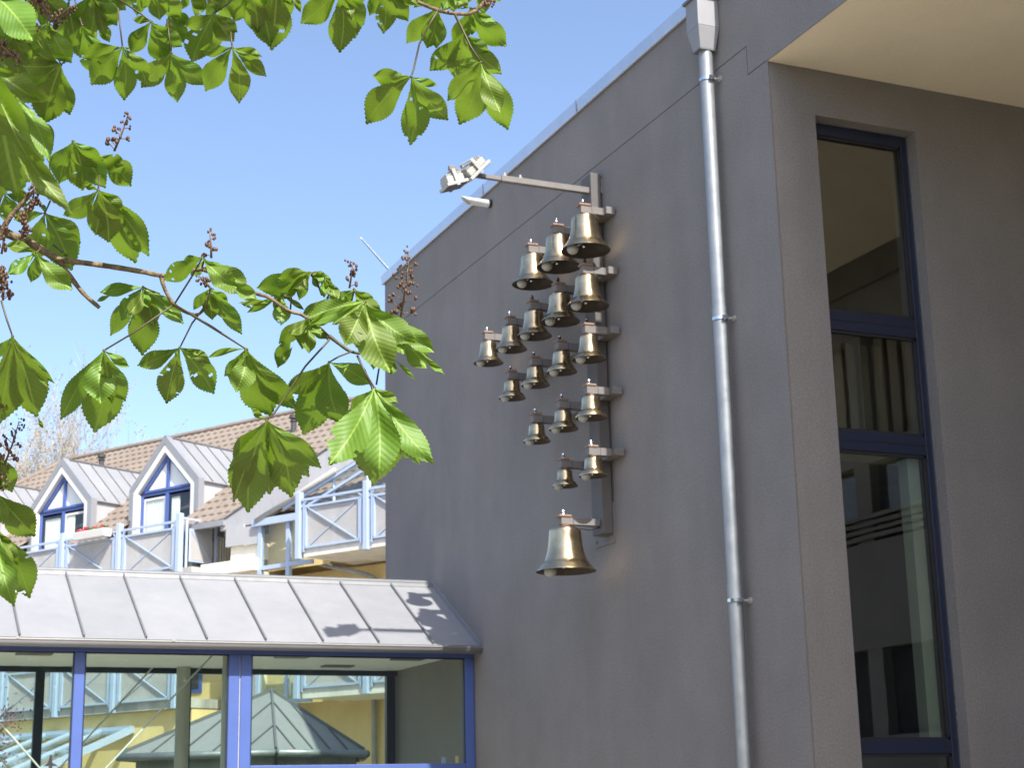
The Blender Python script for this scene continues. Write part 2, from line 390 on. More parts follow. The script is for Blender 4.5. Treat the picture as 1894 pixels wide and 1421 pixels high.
for za, zb in ((5.0, 5.155), (4.085, 4.235)): w.box(WX0 + fr, WX1 - .03, y0 - .004, y0 + .002, (za + zb) / 2 - .002, (za + zb) / 2 + .002); w.box(WX1 - .055, WX1 - .028, y0 - .004, y0 + .002, za + .025, za + .04)
for x in (WX0 + .07, WX1 - .12): w.box(x, x + .05, y0 - .003, y0 + .002, 1.95, 1.965)
w = w
for q0 in [w.v[i:i + 8] for i in range(0, len(w.v), 8)]:
    q1 = MB(); q1.hexa(q0); q1.build('drain_slot', M['black'], wo)
w = MB(); w.box(WX1 - .0045, WX1 - .001, YC + .10, y0 - .001, WZ0, WZ1 - .005); w.box(WX0, WX1 - .006, YC + .105, y0 - .001, WZ1 - .006, WZ1 - .001); w.build('shutter_guide', M['coping'], wo)
w = MB(); w.box(7.605, 7.712, YC + .22, YC + .335, 2.01, 4.08); w.build('inner_reveal', M['paleframe'], wo)
# room behind the window
w = MB(); w.box(XA + .36, 9.9, 12.6, 12.7, 0, 7.8); w.build('room_wall', M['interior'], bld)
w = MB(); w.box(XA + .36, 13, YC + WT, 12.6, 4.05, 4.25); w.box(XA + .36, 13, YC + WT, 12.6, 0.85, 0.95); w.build('room_floor', M['interior'], bld)
for i in range(7):
    w = MB(); x = WX0 + .05 + i * .125; w.obox((x, YC + .55, 4.62), Vector((.05, .02, 0)), Vector((-.002, .005, 0)), Vector((0, 0, .42))); w.build('blind_slat', M['slat'], bld)
# invented side of the porch, unseen except as a reflection in the tall window
w = MB(); w.box(9.78, 14, -1.7, -1.51, 0, ZS - .26); w.build('added_shade_wall', M['stucco'], bld)  # unseen wall added to keep the sun off the porch side
w = MB(); w.box(10.6, 10.8, -1.5, 9.74, 0, 7.8); w.build('added_sky_block_wall', M['interior'], bld)  # unseen wall added to stop sky light coming through from behind
sw = MB(); sw.box(9.9, 10.2, -1.5, 9.7, 0, 2.2); sw.box(9.9, 10.2, -1.5, 9.7, 3.05, 4.1); sw.box(9.9, 10.2, -1.5, 9.7, 4.9, 5.1); sw.box(9.9, 10.2, -1.5, 9.7, 6.25, 6.72)
for y in (-1.5, .5, 2.4, 4.2, 5.9, 7.6, 9.4): sw.box(9.91, 10.19, y, y + .25, 2.2, 6.3)
sw.build('unseen_porch_side_wall', M['stucco'], bld)
w = MB(); w.box(9.84, 10.2, -1.5, 9.7, 6.72, ZS - .003); w.build('porch_beam', M['groove'], bld)
for k in range(4):
    w = MB(); w.box(9.87, 9.9, -1.5, 9.7, 4.13 + k * .07, 4.17 + k * .07); w.build('ledge_strip', M['stucco'], bld)
for k in range(40):
    w = MB(); w.box(10.06, 10.09, .3 + k * .235, .3 + k * .235 + .15, 5.1, 6.25); w.build('curtain', M['slat'], bld)
w = MB(); w.box(10.02, 10.05, -1.5, 9.7, 2.2, 3.05); w.box(10.02, 10.05, -1.5, 9.7, 4.4, 4.9); w.build('porch_side_glazing', M['darkglass'], bld)

# ------------------------------------------------------------------ rainwater pipe and hopper
dp = thing('rain_downpipe', (6.362, 10.45, 0), 'galvanised downpipe with box hopper running down the dark grey wall', 'downpipe')
PX, PY = 6.362, 10.45
ends = [7.50, 5.24, 3.10, 0.0]
for i in range(3):
    w = MB(); r = 0.0545
    w.tube([(PX, PY, ends[i] + (0.0 if i == 0 else -0.0)), (PX, PY, ends[i + 1] + .05)], [r, r], 28); w.tube([(PX, PY, ends[i + 1] + .05), (PX, PY, ends[i + 1] - .06)], [r + .0035, r + .0035], 28)
    ob = w.build('pipe', M['galv'], dp); smooth_by_angle(ob, 40)
for z in (7.185, 5.195, 3.035):
    w = MB(); w.tube([(PX, PY, z - .012), (PX, PY, z + .012)], .0615, 28); w.box(PX - .02, PX + .025, PY - .082, PY - .056, z - .014, z + .014)
    w.tube([(PX - .0, PY - .07, z - .018), (PX, PY - .07, z + .018)], .007, 8)
    c = w.build('clamp', M['chrome'], dp); smooth_by_angle(c, 35)
    q = MB(); q.tube([(PX + .02, PY - .055, z - .004), (XA - .004, PY - .07, z - .004)], .008, 8); q.tube([(XA - .016, PY - .07, z - .004), (XA + .002, PY - .07, z - .004)], .024, 16)
    q = q.build('wall_plug', M['lampgrey'], c); smooth_by_angle(q, 35)
hx0, hx1, hy0, hy1 = 6.255, XA - .002, 10.355, 10.545
def frustum(b, x0, x1, y0, y1, z0, X0, X1, Y0, Y1, z1): b.hexa([(x0, y0, z0), (x1, y0, z0), (x1, y1, z0), (x0, y1, z0), (X0, Y0, z1), (X1, Y0, z1), (X1, Y1, z1), (X0, Y1, z1)])
w = MB(); frustum(w, 6.285, 6.425, 10.395, 10.505, 7.435, hx0, hx1, hy0, hy1, 7.615); w.box(hx0, hx1, hy0, hy1, 7.6155, 7.86)
w.build('hopper', M['zinc'], dp, bevel=0.005)
w = MB(); w.box(hx0 - .02, hx1, hy0 - .02, hy1 + .02, 7.86, 7.885); w.build('hopper_rim', M['zincd'], dp, bevel=0.004)
w = MB(); w.box(6.28, 6.43, 10.39, 10.51, 7.425, 7.4345); w.build('hopper_collar', M['zincd'], dp)

# ------------------------------------------------------------------ overflow pipe through the bell wall
w = MB(); a = V(XA + .05, 15.08, 7.79); n = 20; vs = []
for i, x in enumerate((XA + .03, 0)):
    for j in range(n):
        t = 2 * math.pi * j / n; r = .036
        xx = x if i == 0 else XA - .29 - .05 * math.sin(t) * 1.0
        vs.append((xx, 15.08 + r * math.cos(t), 7.79 + r * math.sin(t)))
w.add(vs, [(j, (j + 1) % n, n + (j + 1) % n, n + j) for j in range(n)] + [list(range(n))])
sp = thing('overflow_pipe', (XA, 15.08, 7.79), 'short white overflow pipe sticking out of the grey wall below the coping', 'pipe')
ob = w.build('spout', M['white'], sp, smooth=True); so = ob.modifiers.new('thick', 'SOLIDIFY'); so.thickness = .004
w = MB(); w.tube([(XA - .03, 15.08, 7.79), (XA + .01, 15.08, 7.79)], .0445, 20); w.build('rosette', M['black'], sp)

# ------------------------------------------------------------------ carillon: post, beams, arms
car = thing('carillon', (6.39, 12.6, 3.78), 'dark steel bell post with side arms bolted to the grey wall', 'bell frame')
CX0, CX1, CY0, CY1 = 6.332, 6.430, 12.50, 12.705
w = MB(); w.box(CX0, CX1, CY0, CY1, 3.86, 7.165); w.build('post', M['post'], car, bevel=0.006)
w = MB(); w.box(XA - .014, XA + .001, 12.50, 12.87, 3.785, 4.14)
for y in (12.54, 12.83):
    for z in (3.83, 4.1): w.tube([(XA - .024, y, z), (XA - .012, y, z)], .012, 6)
w.build('base_plate', M['steel'], car, bevel=0.002)
w = MB(); w.box(XA - .014, XA + .001, 12.50, 12.87, 6.98, 7.12); w.build('base_plate', M['steel'], car, bevel=0.002)
BX, BY = 6.17, [12.327, 12.885, 13.458, 14.0, 14.565]
ROWZ = [6.715, 6.155, 5.610, 5.065, 4.525]
ROWN = [3, 5, 4, 3, 2]
AH, AW = .033, .036                                             # half height and half width of an arm
for r, (z, n) in enumerate(zip(ROWZ, ROWN)):
    yl = BY[n - 1] + .06
    w = MB(); w.box(6.345, XA - .018, BY[0] - AW - .045, CY0 - .001, z - AH + .002, z + AH - .002); w.build('beam', M['steel'], car, bevel=0.004)
    w = MB(); w.box(6.352, XA - .022, CY1 + .001, yl, z - AH + .002, z + AH - .002); w.build('beam', M['steel'], car, bevel=0.004)
    for i in range(n):
        y = BY[i]; x1 = XA - .022 if i == 0 else 6.351
        w = MB()
        if i == 0: w.box(6.1225, 6.3445, y - AW, y + AW, z - AH, z + AH); w.box(6.3455, XA - .018, BY[0] - AW - .052, BY[0] - AW - .046, z - AH, z + AH)
        else: w.box(6.1225, x1, y - AW, y + AW, z - AH, z + AH)
        am = w.build('arm', M['steel'], car, bevel=0.003)
        w = MB(); w.box(6.225, 6.2285, y - AW - .0015, y + AW + .0015, z - AH - .0015, z + AH + .0015); w.box(6.333, 6.3362, y - AW - .0015, y + AW + .0015, z - AH - .0015, z + AH + .0015)
        w.build('band', M['black'], am)
ZL, YL, XL = 3.958, 12.585, 6.010
w = MB(); w.box(XL - .045, CX0 - .001, YL - AW, YL + AW, ZL - AH * .9, ZL + AH * .9); am = w.build('arm', M['steel'], car, bevel=0.003)
w = MB(); w.box(6.075, 6.0785, YL - AW - .0015, YL + AW + .0015, ZL - AH * .9 - .0015, ZL + AH * .9 + .0015); w.build('band', M['black'], am)
w = MB(); w.tube([(6.05, YL - .03, ZL - .035), (6.13, YL - .05, ZL - .06), (6.22, YL - .055, ZL - .072), (6.30, YL - .04, ZL - .05), (6.335, YL - .02, ZL - .035)], .006, 6); w.build('cable', M['black'], car, smooth=True)
# lamp bracket at the head of the post
LZ, LY = 7.005, 12.56
w = MB(); w.box(5.47, CX0 - .001, LY - .028, LY + .028, LZ - .027, LZ + .027); w.build('lamp_arm', M['steel'], car, bevel=0.003)
w = MB(); w.box(5.10, 5.4695, LY - .02, LY + .02, LZ - .020, LZ + .018); w.build('lamp_arm', M['steel'], car, bevel=0.003)
for x in (5.51, 5.66):
    w = MB(); w.tube([(x, LY, LZ + .02), (x, LY, LZ + .062)], .011, 8); w.tube([(x, LY, LZ + .028), (x, LY, LZ + .038)], .018, 6); w.build('bolt', M['lampgrey'], car)
w = MB(); w.tube([(5.25, LY - .03, LZ - .02), (5.5, LY - .04, LZ - .05), (5.9, LY - .034, LZ - .034), (6.28, LY - .03, LZ - .034)], .004, 6); w.build('cable', M['black'], car)

# ------------------------------------------------------------------ bells
def bell(loc, d, hr, zarm, label, alone=False):
    """d: lip diameter, hr: height / diameter; loc is the axis at arm height"""
    x, y = loc; R = d / 2; Hh = d * hr
    zt = zarm - AH - .016                                   # crown of the bell
    zl = zt - Hh
    o = thing('bell', (x, y, zl), label, 'bell', 'bronze bells of the carillon')
    sh = .53 if hr > .7 else .56
    prof = [(.0, 1.0), (.16, 1.0), (.24, .995), (sh - .16, .985), (sh - .05, .965), (sh - .005, .93), (sh + .005, .88), (sh + .02, .74), (sh + .045, .58), (sh + .085, .44), (sh + .15, .30), (sh + .20, .225), (sh + .215, .21), (sh + .235, .205), (.86, .12), (.94, .055), (.985, .018), (1.0, .0)]
    if hr <= .7: prof = [(.0, 1.0), (.16, 1.0), (.24, .995), (sh - .14, .98), (sh - .03, .95), (sh + .005, .89), (sh + .02, .72), (sh + .045, .52), (sh + .09, .38), (sh + .13, .305), (sh + .18, .29), (.84, .22), (.92, .13), (.975, .06), (1.0, .02), (.99, .0)]
    b = MB(); b.lathe([(max(r, .0001) * R, zl + h * Hh) for r, h in prof], (x, y, 0), 48)
    body = b.build('shell', M['bell'], o, smooth=True)
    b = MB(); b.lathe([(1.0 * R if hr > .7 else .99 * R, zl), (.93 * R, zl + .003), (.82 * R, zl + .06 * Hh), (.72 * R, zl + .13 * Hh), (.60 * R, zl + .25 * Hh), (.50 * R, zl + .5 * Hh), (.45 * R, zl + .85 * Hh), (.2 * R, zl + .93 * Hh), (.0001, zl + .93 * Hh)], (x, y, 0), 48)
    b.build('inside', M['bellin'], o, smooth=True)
    b = MB(); rr = .030 + .012 * (d / .45)
    b.lathe([(.0001, zarm - AH - .001), (rr, zarm - AH - .001), (rr, zarm - AH - .009), (rr * .8, zarm - AH - .010), (rr * .8, zt - .004)], (x, y, 0), 20); b.build('collar', M['copper'], o, smooth=False)
    b = MB(); cw = .036 + .02 * (d / .45); b.box(x - cw - .008, x + cw - .008, y - AW - .008, y + AW + .008, zarm + AH + .001, zarm + AH + .022); b.build('copper_plate', M['copper'], o, bevel=.005)
    b = MB(); zz = zarm + AH + .022; b.lathe([(.021, zz), (.021, zz + .012), (.014, zz + .013), (.014, zz + .038), (.010, zz + .050), (.0001, zz + .055)], (x - .012, y, 0), 14); b.build('cap_nut', M['chrome'], o, smooth=True)
    b = MB(); br = .030 + .022 * (d / .45); bx = x - R * .60; b.ball((bx, y - R * .06, zl - .002), br, 20, 12); b.build('clapper', M['ball'], o, smooth=True)
    b = MB(); b.tube([(x + R * .1, y, zl + .35 * Hh), (bx + br * .6, y - R * .05, zl + br * .4)], .010, 8); b.ball((x - R * .12, y - R * .1, zl + .10 * Hh), .016, 8, 6); b.build('clapper_rod', M['chrome'], o, smooth=True)
    return o
DI = [[.440, .410, .395], [.378, .357, .330, .311, .298], [.294, .276, .268, .262], [.277, .266, .254], [.247, .227]]
ORD = ['nearest', 'second', 'third', 'fourth', 'fifth']
RN = ['top row', 'second row down', 'third row down', 'fourth row down', 'fifth row down']
for r in range(5):
    for i in range(ROWN[r]):
        which = 'bronze bell nearest the camera' if i == 0 else ('bronze bell at the far left end' if i == ROWN[r] - 1 else ORD[i] + ' bronze bell from the right')
        d = DI[r][i]; hr = .745 if d > .29 else (.70 if d > .27 else .655)
        bell((BX, BY[i]), d, hr, ROWZ[r], '%s in the %s' % (which, RN[r]))
bell((XL, YL), .515, .74, ZL, 'largest bronze bell, hanging alone at the foot of the steel post')

# ------------------------------------------------------------------ two floodlights on the lamp arm
def flood(name, c, nrm, along, w_, h_, label, knob):
    n_ = Vector(nrm).normalized(); a_ = Vector(along); a_ = (a_ - n_ * a_.dot(n_)).normalized(); y_ = n_.cross(a_)
    c = Vector(c); o = thing(name, c, label, 'floodlight', 'floodlights over the bells')
    b = MB(); b.obox(c, a_ * h_ / 2, y_ * w_ / 2, n_ * .014); b.build('bezel', M['lampgrey'], o, bevel=.004)
    b = MB(); b.obox(c + n_ * .0165, a_ * (h_ / 2 - .018), y_ * (w_ / 2 - .018), n_ * .002); b.build('lens', M['darkglass'], o)
    b = MB(); b.obox(c - n_ * .045, a_ * h_ * .40, y_ * w_ * .40, n_ * .030); b.build('housing', M['lampgrey'], o, bevel=.008)
    for k in range(11):
        b = MB(); t = (k / 10 - .5) * h_ * .66; b.obox(c - n_ * .088 + a_ * t, a_ * .004, y_ * w_ * .36, n_ * .0125); b.build('fin', M['lampgrey'], o)
    b = MB(); sgn = knob
    for s in (-1, 1): b.obox(c - n_ * .05 + y_ * s * w_ * .47, a_ * .016, y_ * .004, n_ * .075)
    b.obox(c - n_ * .1245, a_ * .016, y_ * w_ * .474, n_ * .004); b.build('yoke', M['lampgrey'], o)
    b = MB(); b.tube([c - n_ * .03 + y_ * (-w_ * .47), c - n_ * .03 - y_ * (w_ * .47 + .03)], .014, 10); b.tube([c - n_ * .02 + a_ * h_ * .5, c - n_ * .05 + a_ * h_ * .56, c - n_ * .08 + a_ * h_ * .5], .005, 6); b.build('knob', M['steel'], o)
    return o
flood('floodlight', (5.215, 12.53, 7.015), (.74, .12, -.66), (.66, 0, .74), .22, .27, 'pale grey floodlight turned towards the bells at the end of the arm', 1)
flood('floodlight', (5.02, 12.55, 6.875), (.36, .0, -.93), (.93, 0, .36), .20, .21, 'smaller pale grey floodlight tilted downwards at the tip of the arm', -1)
w = MB(); w.tube([(5.11, LY, LZ), (5.03, LY, LZ + .035)], .016, 10); w.box(4.975, 5.04, LY - .02, LY + .02, LZ + .015, LZ + .055); w.box(5.0, 5.06, LY - .015, LY + .015, LZ - .09, LZ + .02); w.build('lamp_joint', M['steel'], car, bevel=.004)
# ------------------------------------------------------------------ glazed walkway with zinc roof
pas = thing('glazed_walkway', (3.5, 15.75, 0), 'glazed walkway with blue frame and pale zinc roof running up to the grey wall', 'walkway')
EY, EZ, RY, RZ = 15.60, 3.195, 16.915, 3.975
PXL = -4.2
seams = [2.505 + .5745 * k for k in range(-12, 7)]
rn = Vector((0, -(RZ - EZ), RY - EY)).normalized(); sd = Vector((0, RY - EY, RZ - EZ))
edges = [PXL] + [s for s in seams if s > PXL + .1] + [XA - .004]
for a, b in zip(edges[:-1], edges[1:]):
    w = MB(); w.prism([V(a + .001, EY, EZ) - rn * .0, V(b - .001, EY, EZ), V(b - .001, RY, RZ), V(a + .001, RY, RZ)], -rn * .012)
    w.build('roof_panel', M['zinc'], pas)
for s in edges[1:-1]:
    w = MB(); c0 = V(s, EY, EZ) + sd * .012 + rn * .013; c1 = V(s, RY, RZ) - sd * .01 + rn * .013
    w.bar(c0, c1, .018, .030, rn); w.build('standing_seam', M['zincd'], pas, bevel=.003)
w = MB(); BYY = 2 * RY - EY; w.prism([(PXL, RY + .001, RZ - .002), (XA - .004, RY + .001, RZ - .002), (XA - .004, BYY, EZ), (PXL, BYY, EZ)], (0, 0, -.012)); w.build('rear_roof_slope', M['zinc'], pas)
w = MB(); w.tube([(PXL, RY, RZ + .026), (XA - .06, RY, RZ + .026)], .030, 12); w.prism([(PXL, RY - .045, RZ - .022), (PXL, RY - .025, RZ + .026), (PXL, RY + .04, RZ + .02), (PXL, RY + .05, RZ - .025)], (XA - .005 - PXL, 0, 0))
ob = w.build('ridge_cap', M['zincd'], pas); smooth_by_angle(ob)
w = MB(); w.prism([V(XA - .012, EY - .03, EZ + .045), V(XA - .012, RY, RZ + .06), V(XA - .012, RY, RZ - .01), V(XA - .012, EY - .03, EZ - .03)], (.011, 0, 0)); w.build('wall_flashing', M['zinc'], pas)
# half round gutter
gx1 = XA + .012 - .02
w = MB(); vs = []; n = 12; gy, gz, gr = 15.555, 3.165, .058
for x in (PXL, gx1):
    for j in range(n + 1):
        t = math.pi * j / n; vs.append((x, gy - gr * math.cos(t), gz - gr * math.sin(t)))
w.add(vs, [(j, j + 1, n + 2 + j, n + 1 + j) for j in range(n)])
ob = w.build('gutter', M['zinc'], pas, smooth=True); so = ob.modifiers.new('t', 'SOLIDIFY'); so.thickness = .003
w = MB(); w.tube([(PXL, gy - gr, gz + .004), (gx1, gy - gr, gz + .004)], .0085, 8); w.build('gutter_bead', M['lampgrey'], ob, smooth=True)
w = MB(); w.prism([(gx1, gy - gr, gz), (gx1, gy - gr * .7, gz - gr * .7), (gx1, gy, gz - gr), (gx1, gy + gr * .7, gz - gr * .7), (gx1, gy + gr, gz)], (.003, 0, 0)); w.build('gutter_stop_end', M['galv'], ob)
for x in (1.9, 3.31, 4.72, 6.05):
    w = MB(); w.box(x - .012, x + .012, gy - gr - .012, gy - gr + .02, gz + .006, gz + .020); w.build('gutter_bracket', M['lampgrey'], ob)
w = MB(); w.prism([(PXL, EY - .005, EZ - .012), (PXL, EY - .035, EZ - .02), (PXL, EY - .035, EZ - .030), (PXL, EY + .03, EZ - .02)], (XA - .004 - PXL, 0, 0)); w.build('drip_edge', M['zincd'], pas)
# frames
FY0, FY1 = 15.74, 15.83
def frame_row(yA, yB, matn, posts, zt, zb, rail):
    w = MB(); w.box(PXL, XA - .002, yA + .002, yB - .002, 3.085, zt); w.build('head_beam', matn, pas, bevel=.004)
    for a, b in posts:
        w = MB(); w.box(a, b, yA, yB, 0.05, 3.0845); w.build('post', matn, pas, bevel=.006)
FP = [(2.452, 2.548), (3.905, 4.012), (4.022, 4.128), (6.345, 6.443)] + [(2.452 - 1.5 * k, 2.548 - 1.5 * k) for k in range(1, 5)]
RP = [(2.42, 2.515), (4.0, 4.07), (6.315, 6.42), (.93, 1.02), (-.55, -.45)]
frame_row(FY0, FY1, M['blue'], FP, 3.145, .05, True)
RY0, RY1 = 18.06, 18.14
frame_row(RY0, RY1, M['dblue'], RP, 3.145, .05, True)
w = MB(); w.box(4.129, 6.344, FY0 + .003, FY1 - .003, 1.965, 2.035); w.build('sill_rail', M['blue'], pas, bevel=.004)
w = MB(); w.box(4.013, 4.021, FY0 + .02, FY0 + .03, .05, 3.08); w.build('post_seal', M['white'], pas)
FPs = sorted(FP)
for (a, b), (c, d) in zip(FPs[:-1], FPs[1:]):
    if c - b < .1: continue
    zb = 2.035 if b > 4.1 else .06
    w = MB(); w.box(b - .004, c + .004, FY0 + .05, FY0 + .058, zb, 3.09); w.build('pane', M['glass'], pas)
    w = MB()
    for q in ((b, b + .012, zb, 3.085), (c - .012, c, zb, 3.085), (b, c, 3.07, 3.085)): w.box(q[0], q[1], FY0 + .012, FY0 + .049, q[2], q[3])
    w.build('glazing_bead', M['dblue'], pas)
w = MB(); w.box(4.129, 6.344, FY0 + .05, FY0 + .058, .06, 1.965); w.build('pane', M['glass'], pas)
RPs = sorted(RP) ; RPs = [(PXL - .1, PXL)] + RPs
for (a, b), (c, d) in zip(RPs[:-1], RPs[1:]):
    w = MB(); w.box(b - .004, c + .004, RY0 + .03, RY0 + .038, .06, 3.09); w.build('pane', M['glass'], pas)
w = MB(); w.box(PXL, XA - .003, FY1 + .001, RY0 - .001, 3.146, 3.16); w.build('ceiling', M['ceil'], pas)
for x, y in ((6.02, 16.55), (5.55, 17.5), (4.75, 16.5), (2.2, 16.6)):
    w = MB(); w.box(x - .17, x + .17, y - .09, y + .09, 3.128, 3.1455); w.build('ceiling_lamp', M['steel'], pas, bevel=.004)
for x, y, r in ((3.975, 16.02, .066), (3.95, 17.93, .074), (.95, 16.02, .066)):
    w = MB(); w.tube([(x, y, 0), (x, y, 3.145)], r, 24); ob = w.build('column', M['colm'], pas); smooth_by_angle(ob)
for a, b in (((2.10, 16.18, 1.22), (3.86, 16.18, 3.13)), ((1.25, 16.18, 3.13), (3.0, 16.18, 1.22)), ((2.15, 17.85, 1.5), (3.60, 17.85, 3.13)), ((1.25, 17.85, 3.13), (2.6, 17.85, 1.6))):
    w = MB(); w.tube([a, b], .009, 8); w.build('brace_rod', M['white'], pas, smooth=True)
w = MB(); w.box(PXL, XA, FY0, RY1, .004, .05); w.build('floor', M['concrete'], pas)
# bird sticker and small notices on the last pane
w = MB(); w.box(6.10, 6.145, FY0 + .0585, FY0 + .0605, 2.04, 2.10); w.build('notice', M['lblue'], pas)
w = MB(); w.box(6.25, 6.285, FY0 + .0585, FY0 + .0605, 2.04, 2.11); w.build('notice', M['yellow'], pas)
st = MB(); c = V(2.28, FY0 + .047, 2.05); st.add([c + V(*q) for q in ((-.06, 0, .0), (-.02, 0, .03), (-.005, 0, .10), (.012, 0, .10), (.02, 0, .03), (.075, 0, .0), (.02, 0, .0), (.03, 0, -.06), (.0, 0, -.05), (-.02, 0, -.06), (-.01, 0, .0))], [list(range(11))])
ob = st.build('bird_sticker', M['black'], pas)

# ------------------------------------------------------------------ apartment house behind (its own frame: s to the right, o inwards)
P0 = V(7.048, 32.763, 0); U = V(.502, -.865, 0).normalized(); NI = V(.865, .502, 0).normalized()
def Hh(s, o, z): return P0 + U * s + NI * o + V(0, 0, z)
def hb(b, s0, s1, o0, o1, z0, z1, mi=0):
    b.hexa([Hh(s0, o0, z0), Hh(s1, o0, z0), Hh(s1, o1, z0), Hh(s0, o1, z0), Hh(s0, o0, z1), Hh(s1, o0, z1), Hh(s1, o1, z1), Hh(s0, o1, z1)], mi); return b
hs = thing('apartment_house', Hh(-3, 1.2, 0), 'yellow apartment house with zinc dormers, brown tiled roof and pale blue balconies', 'house')
def hpart(name, mat, boxes, parent=None, bevel=0.0):
    b = MB()
    for q in boxes: hb(b, *q)
    return b.build(name, mat, parent or hs, bevel=bevel)
SL, SR = -14.0, 9.0
hpart('wall', M['yellow'], [(SL, .30, .20, 1.5, 0, 3.615), (SL, .95, 1.2, 1.5, 3.8, 6.2), (.30, .95, 1.2, 1.5, 0, 3.8), (.95, SR, 1.45, 1.75, 0, 6.2), (SL, SL + .3, 1.5, 9.4, 0, 7.2), (SL, SR, 9.4, 9.7, 0, 7.2)])
hpart('floor_slab', M['concrete'], [(SL, .32, .06, 1.199, 6.23, 6.39)])
hpart('floor_slab', M['concrete'], [(SL, .32, .06, 1.199, 3.62, 3.80)])
hpart('floor_slab', M['slab'], [(3.42, SR, .03, 1.449, 6.245, 6.395)])
hpart('floor_slab', M['slab'], [(3.42, SR, .03, 1.449, 3.62, 3.80)])
hpart('slab_edge', M['cream'], [(.33, 1.83, .30, .49, 6.20, 6.44)])
hpart('wall', M['yellow'], [(SL, SR, 1.75, 1.9, 6.2, 7.2)])
# tiled roof
TP = math.tan(math.radians(36)); RO, RZH = 5.33, 10.83
def zroof(o): return 7.83 + (o - 1.2) * TP
nt, nrow = 0.23, 17; o0 = .48
orow = [o0 + (RO - o0) * i / nrow for i in range(nrow + 1)]
def sleft(o): return -10.45 - (RO - o) / (RO - o0) * 3.6
tb = MB(); per = 6
for i in range(nrow):
    oa, ob_ = orow[i], orow[i + 1] + .03
    la = sleft(oa); S0 = la - (la % nt) + (nt / 2 if i % 2 else 0); k = int((SR - S0) / nt)
    vs = []; 
    for j in range(k * per + 1):
        s = S0 + j * nt / per; ph = (j % per) / per
        hgt = .030 * (0.5 + 0.5 * math.cos(2 * math.pi * ph)) if True else 0
        vs.append(Hh(s, oa - .0, zroof(oa) + hgt + .034)); vs.append(Hh(s, ob_, zroof(ob_) + hgt + .002)); vs.append(Hh(s, oa, zroof(oa) + hgt * .6 - .012))
    fs = []
    for j in range(k * per):
        sm = S0 + (j + .5) * nt / per
        if oa < 1.3 and any(abs(sm - c_) < 1.02 for c_ in (-1.735, -5.165, -8.595)): continue
        a = 3 * j; b = 3 * (j + 1); fs.append((a, b, b + 1, a + 1)); fs.append((a + 2, b + 2, b, a))
    tb.add(vs, fs)
ob = tb.build('roof_tiles', M['tile'], hs); ob['kind'] = 'stuff'
w = MB(); w.add([Hh(sleft(1.5), 1.5, zroof(1.5) - .03), Hh(SR, 1.5, zroof(1.5) - .03), Hh(SR, RO, RZH - .03), Hh(-10.45, RO, RZH - .03)], [(0, 1, 2, 3)])
w.add([Hh(sleft(o0), o0, zroof(o0) - .03), Hh(-10.45, RO, RZH - .03), Hh(sleft(o0), 2 * RO - o0, zroof(o0) - .03)], [(0, 1, 2)])
w.add([Hh(sleft(o0), 2 * RO - o0, zroof(o0) - .03), Hh(-10.45, RO, RZH - .03), Hh(SR, RO, RZH - .03), Hh(SR, 2 * RO - o0, zroof(o0) - .03)], [(0, 1, 2, 3)])
w.build('roof_deck', M['tile'], hs)
for k in range(int((SR + 10.45) / .42)):
    s = -10.45 + k * .42; w = MB(); w.tube([Hh(s, RO, RZH + .03), Hh(s + .43, RO, RZH + .03)], [.085, .075], 8); w.build('ridge_tile', M['tile'], hs)
for k in range(13):
    t0 = k / 13; t1 = (k + 1) / 13; a = Hh(-10.45 - 3.6 * t0, RO - (RO - o0) * t0, RZH + .03 - (RZH - zroof(o0)) * t0); b = Hh(-10.45 - 3.6 * t1, RO - (RO - o0) * t1, RZH + .03 - (RZH - zroof(o0)) * t1)
    w = MB(); w.tube([a, b], [.075, .085], 8); w.build('hip_tile', M['tile'], hs)
hpart('eaves_gutter', M['zinctrim'], [(SL, .85, .38, .50, 7.20, 7.31)])
for s, o, z in ((-7.55, 4.2, 10.05), (-.9, 4.2, 10.02)):
    w = MB(); q = Hh(s, o, z); w.tube([q - V(0, 0, .1), q + V(0, 0, .32)], .065, 10); w.tube([q + V(0, 0, .32), q + V(0, 0, .40)], .105, 10); w.tube([q + V(0, 0, .25), q + V(0, 0, .275)], .09, 10); w.build('vent_pipe', M['vent'], hs)

